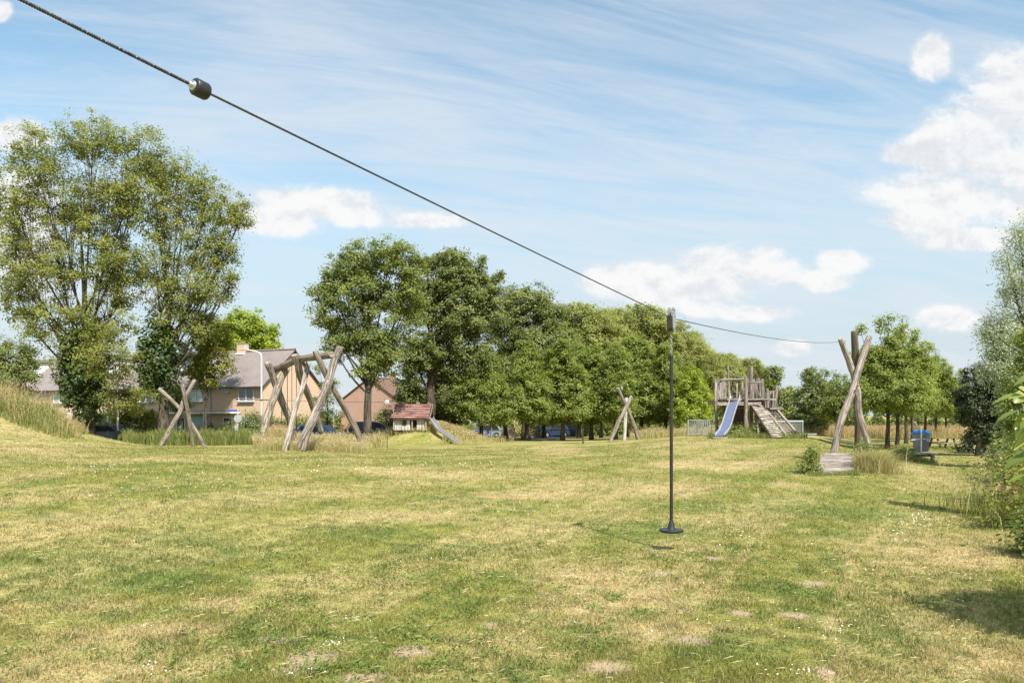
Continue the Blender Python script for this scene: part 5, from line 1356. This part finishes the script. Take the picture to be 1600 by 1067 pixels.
# group of planted trees right
p0 = make_tree('grove_tree', 'front tree of the right grove with tall shoots, its trunk right of the log tripod', 1387, 40, [(1395,566,36,30),(1372,588,38,34),(1420,588,36,32),(1395,615,50,32),(1360,625,30,26),(1432,620,26,26),(1393,536,13,14),(1362,555,14,18),(1425,552,14,16),(1346,520,2.5,26),(1374,508,2.5,22),(1388,502,3.5,18),(1410,505,2.5,22),(1429,524,3,18),(1345,562,8,18),(1447,566,7,16),(1441,545,3,16)], 'bright', tr=.125, ls=.085, cr=.34, dens=1.9, lpc=44, split=.32, seed=28, loose=.2)
# tall shoots
gr = [(1402, 45, 1.3, .98, 'second tree trunk of the right grove, just behind the front one'), (1416, 50, 2.9, 1.0, 'third tree of the right grove, counted from the log tripod'), (1426, 55, 4.1, 1.0, 'fourth tree of the right grove, left of the waste bin'),
      (1446, 60, 5.3, 1.0, 'tree of the right grove standing directly behind the blue bin'), (1462, 66, .8, 1.0, 'tree of the right grove behind the left end of the picnic table'), (1478, 73, 2.1, .98, 'last tree of the right grove, above the picnic table'), (1500, 84, 3.5, .95, 'far tree at the right end of the grove, near the dark conifers')]
p0['group'] = 'planted trees of the right grove'
for px, d, r, s, lb in gr: place_copy(p0, px, d, r, s, lb)
def shoots(px, d, tops, label):
    pass
# dark conifers and willow at right
make_tree('dark_conifer', 'dark conifer behind the right hand bushes', 1532, 33, [(1530,600,22,34),(1545,640,30,36),(1520,640,18,30),(1555,590,26,40),(1545,675,32,24),(1510,620,12,24)], 'conifer', tr=.2, ls=.075, cr=.3, dens=1.8, lpc=48, seed=40)
make_tree('silver_willow', 'silver green willow with hanging leaves at the upper right edge', 1610, 24, [(1600,380,26,34),(1615,430,40,40),(1580,450,26,34),(1570,520,34,40),(1610,510,44,50),(1560,570,34,34),(1600,590,50,40),(1545,520,14,20),(1630,360,30,40),(1575,405,14,14)], 'willow', tr=.2, ls=.075, cr=.34, dens=1.5, lpc=50, split=.25, seed=41, droop=.45, aspect=.28, loose=.25, base_px=1640)
make_tree('edge_shrub_tree', 'fresh green leafy shrub below the willow at the right edge', 1600, 12, [(1604,600,28,38),(1610,540,22,32),(1590,640,24,30),(1612,680,36,36)], 'bright', tr=.05, ls=.035, cr=.14, dens=1.5, lpc=42, split=.15, seed=42, cat='shrub', base_px=1625)
# unseen tree right of the camera that throws the shadow at the lower right
rng_ = np.random.default_rng(5)
def px_of(x, y): return CX + F * x / y
def py_of(z, y): return YH - F * (z - H) / y
def off_tree():
    d = 4.35; b = lambda x, z, r: (px_of(x + .1, d), py_of(z, d), r * F / d, r * .7 * F / d)
    return make_tree('hedge_tree', 'small leafy tree just outside the right edge that shades the lower right lawn', px_of(5.9, d), d, [b(5.2, 2.75, .62), b(5.8, 3.2, .7), b(6.4, 2.7, .7), b(5.0, 2.1, .4)], 'lime', tr=.05, ls=.06, cr=.24, dens=2.4, lpc=40, seed=43)
off_tree()

# ---- broad leaved shrub close to the camera at the right
def broad_shrub():
    rs = random.Random(9); rng = np.random.default_rng(9)
    d0 = 2.9; base = G(1720, d0); t = thing('broad_leaved_shrub', 'shrub with large glossy light green leaves reaching in at the right edge', 'shrub', base)
    tips = []; w = MB()
    targets = [(1566, 604, 3.5, 2), (1560, 628, 3.6, 0), (1590, 600, 3.6, 3), (1596, 570, 3.8, 0), (1570, 700, 3.5, 1), (1578, 735, 3.4, 1), (1596, 680, 3.5, 1), (1600, 640, 3.6, 1), (1592, 715, 3.6, 1), (1615, 590, 3.7, 0), (1620, 660, 3.6, 0), (1612, 740, 3.5, 1), (1600, 760, 3.6, 0), (1640, 700, 3.6, 0), (1640, 620, 3.7, 0), (1650, 560, 3.8, 0), (1585, 655, 3.7, 0), (1606, 615, 3.5, 0), (1575, 668, 3.7, 0)]
    LV = []; LF = []; TT = []
    def leaf(p, dirv, ln, wd, up):
        a = dirv.normalized(); s = a.cross(up).normalized(); n = s.cross(a); k = len(LV); m = 8
        tn = rs.uniform(.2, .9)
        for i in range(m + 1):
            u = i / m; wv = wd * (math.sin(math.pi * u ** .85) ** .8) * (1 - .15 * u) * .5 if 0 < u < 1 else .001
            c = p + a * ln * u - Vector((0, 0, 1)) * ln * .35 * u * u; 
            for j in (-1, 0, 1):
                LV.append(c + s * wv * j + n * abs(j) * wv * .35); TT.append(min(1, max(0, tn + (.12 if j == 0 else 0))))
        for i in range(m):
            for j in (0, 1): q = k + i * 3 + j; LF.append((q, q + 1, q + 4, q + 3))
    for (px, py, d, kind) in targets:
        d = d * .8
        e = P(px + 24, py + 2, d); s = Vector(base) + Vector((0, 0, .1)); mid = (s + e) / 2 + Vector((.15, 0, .35))
        pts = [s, s.lerp(mid, .6), mid.lerp(e, .5) + Vector((0, 0, .06)), e]; w.tube(catmull(pts, 4), [.012 * (1 - .75 * i / 12) for i in range(13)], 6)
        dr = (e - mid).normalized()
        for k in range(5):
            p = e - dr * (.035 * k); ang = k * 2.4 + rs.uniform(-.3, .3)
            dv = Vector((math.cos(ang) * .9 - .45, math.sin(ang) * .5, rs.uniform(-.55, .45)))
            leaf(p, dv, rs.uniform(.078, .115), rs.uniform(.036, .05), Vector((rs.uniform(-.4, .4), rs.uniform(-1.3, -.1), 1)))
    for i in range(46):
        a = rs.uniform(0, 6.28); r = rs.uniform(.15, .55); h = rs.uniform(.35, 1.75); c_ = Vector(base) + Vector((.42 + math.cos(a) * r * .7, math.sin(a) * r, h))
        w.tube([Vector(base) + Vector((0, 0, .1)), Vector(base).lerp(c_, .6) + Vector((0, 0, .12)), c_], [.009, .006, .003], 5)
        for k in range(6):
            ang = k * 2.4 + rs.uniform(-.3, .3); leaf(c_ - Vector((0, 0, .03 * k)), Vector((math.cos(ang), math.sin(ang), rs.uniform(-.4, .4))), rs.uniform(.08, .115), rs.uniform(.038, .05), Vector((rs.uniform(-.5, .5), rs.uniform(-.6, .6), 1)))
    w.build('stems', M['bark'], t, smooth=True)
    link_np('leaves', np.array([tuple(v) for v in LV]), [np.array(LF)], L['broad'], t, tint=np.array(TT), smooth=True)
broad_shrub()

# ================================================================== SHRUBS, HEDGES
shrub('garden_shrub', 'round green garden shrub between the traffic sign and the tall street lamp', 388, 60, 1.35, 2.5, 'dark', 51, .09, 1.5)
shrub('garden_shrub', 'clipped green hedge block beside the dark red one under the canopy', 344, 64, 1.3, 1.1, 'mid', 52, .08, 1)
shrub('copper_shrub', 'dark red leaved hedge block in front of the pale garage door', 322, 63.5, .9, 1.3, 'copper', 53, .08, 1)
shrub('copper_shrub', 'dark red leaved hedge behind the left legs of the log swing', 437, 62, 1.7, 1.35, 'copper', 54, .08, 1.2)
shrub('garden_shrub', 'light yellow green conifer shrub seen between the swing legs', 446, 64, .5, 2.3, 'lime', 55, .08, .8)
shrub('garden_shrub', 'green shrub against the brick gable left of the yellow green one', 428, 65, 1.0, 2.4, 'mid', 56, .08, 1)
shrub('garden_shrub', 'dark shrub between the two poplar trunks in the house garden', 218, 64, 1.9, 2.1, 'dark', 57, .1, 1.4)
shrub('garden_shrub', 'dark shrub below the ivy covered poplar, beside the dark car', 150, 65, 1.7, 2.2, 'mid', 58, .1, 1.3)
shrub('garden_shrub', 'green shrub left of the gable house behind the swing', 472, 70, 1.8, 2.2, 'dark', 59, .1, 1.2)
shrub('garden_shrub', 'dark shrub right of the lone trunk behind the far zip line seat', 604, 62, 1.2, 2.8, 'dark', 60, .1, 1.3)
shrub('garden_shrub', 'low dark red hedge behind the blue cars', 560, 70, 3.5, 1.2, 'copper', 61, .1, 1.4, ry=1)
shrub('pale_flowering_shrub', 'pale yellow flowering shrub between the trunks left of the navy car', 812, 104, 3.2, 2.4, 'straw', 62, .13, 1.4)
shrub('garden_shrub', 'bright green shrub behind the row trees left of the navy car', 832, 106, 2.6, 3.2, 'lime', 63, .14, 1.2)
shrub('garden_shrub', 'bright green hedge above and behind the parked navy cars', 905, 109, 6.5, 3.4, 'lime', 64, .15, 2.6, ry=1.5)
shrub('garden_shrub', 'green shrub left of the silver car behind the trees', 722, 104, 3.0, 2.2, 'mid', 65, .13, 1.2)
shrub('field_hedge', 'green hedge behind the trunks left of the log tripod', 965, 104, 6.5, 2.6, 'mid', 66, .16, 2.4, ry=1.5)
shrub('field_hedge', 'green hedge behind the black hanging pole', 1050, 96, 7.0, 3.0, 'mid', 67, .16, 2.6, ry=1.5)
shrub('tall_weed', 'tall dark thistle like weed left of the plank ramp', 1268, 20.2, .09, .95, 'mid', 70, .035, .22, cat='weed plant', lump=.1)
shrub('tall_weed', 'low green weed tuft at the left corner of the plank ramp', 1266, 20.0, .26, .32, 'weed', 71, .035, .25, cat='weed plant')
shrub('tall_weed', 'bluish green leafy weed at the foot of the right tripod log', 1356, 21.6, .34, .72, 'mid', 72, .05, .45, cat='weed plant')
shrub('tall_weed', 'green nettles under the plank ramp of the play tower', 1190, 44.6, 1.0, .8, 'mid', 73, .07, .9, cat='weed plant')
shrub('tall_weed', 'green nettles right of the slide foot', 1150, 44.6, .8, .6, 'weed', 74, .07, .7, cat='weed plant')
shrub('tall_weed', 'weeds growing through the left end of the low bench', 1409, 27.6, .2, .26, 'weed', 75, .05, .6, cat='weed plant')
shrub('tall_weed', 'dark weeds growing under the middle of the low bench', 1424, 28.1, .25, .22, 'mid', 76, .05, .6, cat='weed plant')
shrub('edge_shrub', 'dark spreading low bush by the conifer right of the picnic table', 1540, 36, 1.3, .9, 'conifer', 77, .07, 1.1)
shrub('edge_shrub', 'dense bush of weeds at the right edge beneath the large leaves', 1650, 13.5, .9, 1.2, 'mid', 78, .045, 1.3, lump=.4)
shrub('edge_shrub', 'straggly bush at the right edge whose shadow falls on the grass', 1668, 10.8, .8, 1.05, 'yellowshrub', 79, .04, 1.2, lump=.4)
shrub('edge_shrub', 'small bush low at the right edge in front of the straggly one', 1668, 8.6, .5, .65, 'mid', 80, .035, 1.0, lump=.4)
shrub('edge_shrub', 'leafy bush at the right edge behind the large leaves', 1640, 18.0, 1.2, 1.7, 'dark', 81, .06, 1.3, lump=.4)
shrub('edge_shrub', 'bush further back along the right edge near the willow', 1622, 24.5, 1.3, 1.6, 'mid', 82, .07, 1.2, lump=.4)

# stuff: far hedge line, herb bands, tall grasses
def hedge_band(name, label, px0, px1, d0, d1, h0, h1, leafm, n, ls, seed, kind='stuff', cat='hedge', zlo=0):
    rng = np.random.default_rng(seed); s = rng.random(n); d = d0 + (d1 - d0) * rng.random(n); px = px0 + (px1 - px0) * s
    x = (px - CX) / F * d; hh = (h0 + (h1 - h0) * (.5 + .5 * np.sin(s * 31 + seed) * np.sin(s * 13))) * (.75 + .25 * np.sin(s * 97))
    z = zfun(x, d) + hh * np.maximum(zlo, rng.random(n) ** .8)
    V, Fc = leaf_quads(np.stack([x, d, z], 1), ls, rng, .3, .6)
    tag(link_np(name, V, [Fc], L[leafm], None, tint=np.repeat(np.clip(rng.normal(.45, .25, n), 0, 1), 4)), label, cat, None, kind)
hedge_band('far_hedge', 'dark far hedge line beyond the play tower on the horizon', 1150, 1620, 118, 126, 2.2, 3.4, 'dark', 26000, .28, 90)
hedge_band('far_wood', 'distant line of trees filling the horizon behind the wood', 560, 1180, 165, 180, 4, 9, 'olive', 30000, .42, 91, cat='wood')
hedge_band('far_wood', 'distant line of trees behind the houses at the left', -200, 560, 150, 165, 3, 6, 'dark', 22000, .4, 92, cat='wood')
hedge_band('verge_herbs', 'leafy green herbs along the street verge behind the left log tripod', 185, 430, 55, 57.5, .45, 1.15, 'weed', 15000, .10, 93, cat='herbs')
hedge_band('verge_herbs', 'darker herbs at the foot of the garden shrubs behind the verge', 190, 420, 58, 59, .5, 1.3, 'mid', 9000, .10, 94, cat='herbs')
def area(n, px0, px1, d0, d1, seed):
    rng = np.random.default_rng(seed); d = d0 + (d1 - d0) * rng.beta(1.35, 1.35, n); px = px0 + (px1 - px0) * rng.beta(1.3, 1.3, n); return np.stack([(px - CX) / F * d, d], 1)
tall_grass('tall_dry_grass', 'band of tall orange seeding grass at the far right edge of the meadow', area(42000, 1175, 1560, 64, 92, 100), .85, .03, 'orange', 100, heads=.5)
tall_grass('rough_grass', 'yellow rough grass strip behind the play tower and log tripod', area(16000, 985, 1180, 58, 76, 101), .75, .03, 'straw', 101, heads=.3)
tall_grass('rough_grass', 'green rough grass and herbs along the street verge', area(24000, 192, 425, 52.5, 57.5, 102), .95, .035, 'weed', 102)
tall_grass('rough_grass', 'dry rough grass on the verge below the log swing', area(20000, 395, 600, 46, 56, 103), .7, .03, 'straw', 103, heads=.3)
tall_grass('long_grass', 'bleached long grass standing round the legs of the log swing', area(15000, 405, 575, 26.6, 33, 104), .40, .012, 'straw', 104, heads=.5)
tall_grass('long_grass', 'pale tall tuft of grass by the left legs of the swing', area(2600, 420, 452, 28.5, 30.5, 105), .75, .014, 'straw', 105, heads=.7)
def on_mound(n, bx, by, sx, sy, seed, px0=-400, px1=2000, r0=0, r1=1):
    rng = np.random.default_rng(seed); a = rng.random(n) * 6.283; r = np.minimum(1.5, np.abs(rng.normal(0, .55, n)) + .25 * rng.random(n)) * (1 + .2 * np.sin(a * 3 + seed))
    return np.stack([bx + np.cos(a) * r * sx, by + np.sin(a) * r * sy], 1)
pm_ = on_mound(16000, -6.4, 56.8, 4.4, 3.2, 106)
tall_grass('mound_grass', 'yellow tall grass covering the mound under the playhouse', pm_[(pm_[:, 1] > 54.9) | (pm_[:, 0] > -5)], .45, .028, 'straw', 106, heads=.4)
lm = area(26000, -260, 150, 25.0, 33, 107)
lm = lm[(lm[:, 1] > 25.0 + .9 * np.sin(lm[:, 0] * 1.3) * .4) & (CX + F * lm[:, 0] / lm[:, 1] < 132 + 5 * np.sin(lm[:, 1] * 3))]
tall_grass('mound_grass', 'tall dry grass and herbs on the left mound', lm, .55, .016, 'weed', 107, heads=.25, hvar=.6, lean=.6, fall=np.clip((134 - (CX + F * lm[:, 0] / lm[:, 1])) / 50, .25, 1) * np.clip((lm[:, 1] - 24.6) / 1.2, .35, 1))
tall_grass('mound_grass', 'orange seed heads standing above the left mound', lm[::6], .95, .014, 'orange', 108, heads=.95, hvar=.4, lean=.4, fall=np.clip((140 - (CX + F * lm[::6, 0] / lm[::6, 1])) / 60, .4, 1))
tall_grass('long_grass', 'yellow long grass tuft right of the plank ramp', np.concatenate([on_mound(1900, X(1367, 20.5), 20.5, .48, .6, 109), on_mound(300, X(1350, 20.2), 20.2, .22, .3, 110)]), .62, .010, 'straw', 109, lean=.9, hvar=.5)
tall_grass('long_grass', 'green grass tufts round the front of the plank ramp', area(1800, 1262, 1345, 19.2, 19.7, 111), .13, .009, 'weed', 111, lean=.5)
tall_grass('long_grass', 'grass left standing along the base of the play tower', area(4200, 1105, 1262, 42.6, 45.5, 112), .36, .018, 'weed', 112, lean=.4)
tall_grass('long_grass', 'grass tufts round the low bench', area(900, 1398, 1465, 27.2, 28.6, 113), .26, .010, 'weed', 113, lean=.5)
tall_grass('long_grass', 'long mixed grass along the right hand border', np.concatenate([on_mound(3000, 8.5, 11.2, .75, 2.0, 114), on_mound(1700, 11.6, 14.8, .7, 2.0, 115), on_mound(1500, 6.75, 8.4, .5, .9, 116)]), .55, .008, 'weed', 114, lean=.6, heads=.1, hvar=.5)
tall_grass('long_grass', 'straw coloured stalks leaning out of the right hand border', np.concatenate([on_mound(300, 8.4, 11.4, .8, 2.0, 117), on_mound(150, 11.5, 14.6, .7, 1.8, 118)]), .95, .009, 'straw', 117, lean=.7, heads=.8, hvar=.3)
tall_grass('ditch_grass', 'low green growth round the trunks of the right grove', area(3000, 1375, 1520, 38, 48, 119), .16, .014, 'weed', 119)
# pink flowers
rng = np.random.default_rng(77); c = np.array([P(1592 + rng.normal(0, 12), 768 + rng.normal(0, 12), 11.6 + rng.normal(0, .3)) for _ in range(46)])
C = (c[:, None] + rng.normal(size=(46, 6, 3)) * .018).reshape(-1, 3); V, Fc = leaf_quads(C, .016, rng, .3, .8)
tag(link_np('pink_flowers', V, [Fc], L['pink'], None), 'small pink flowers in the right hand border below the large leaves', 'flowers', None, 'stuff')
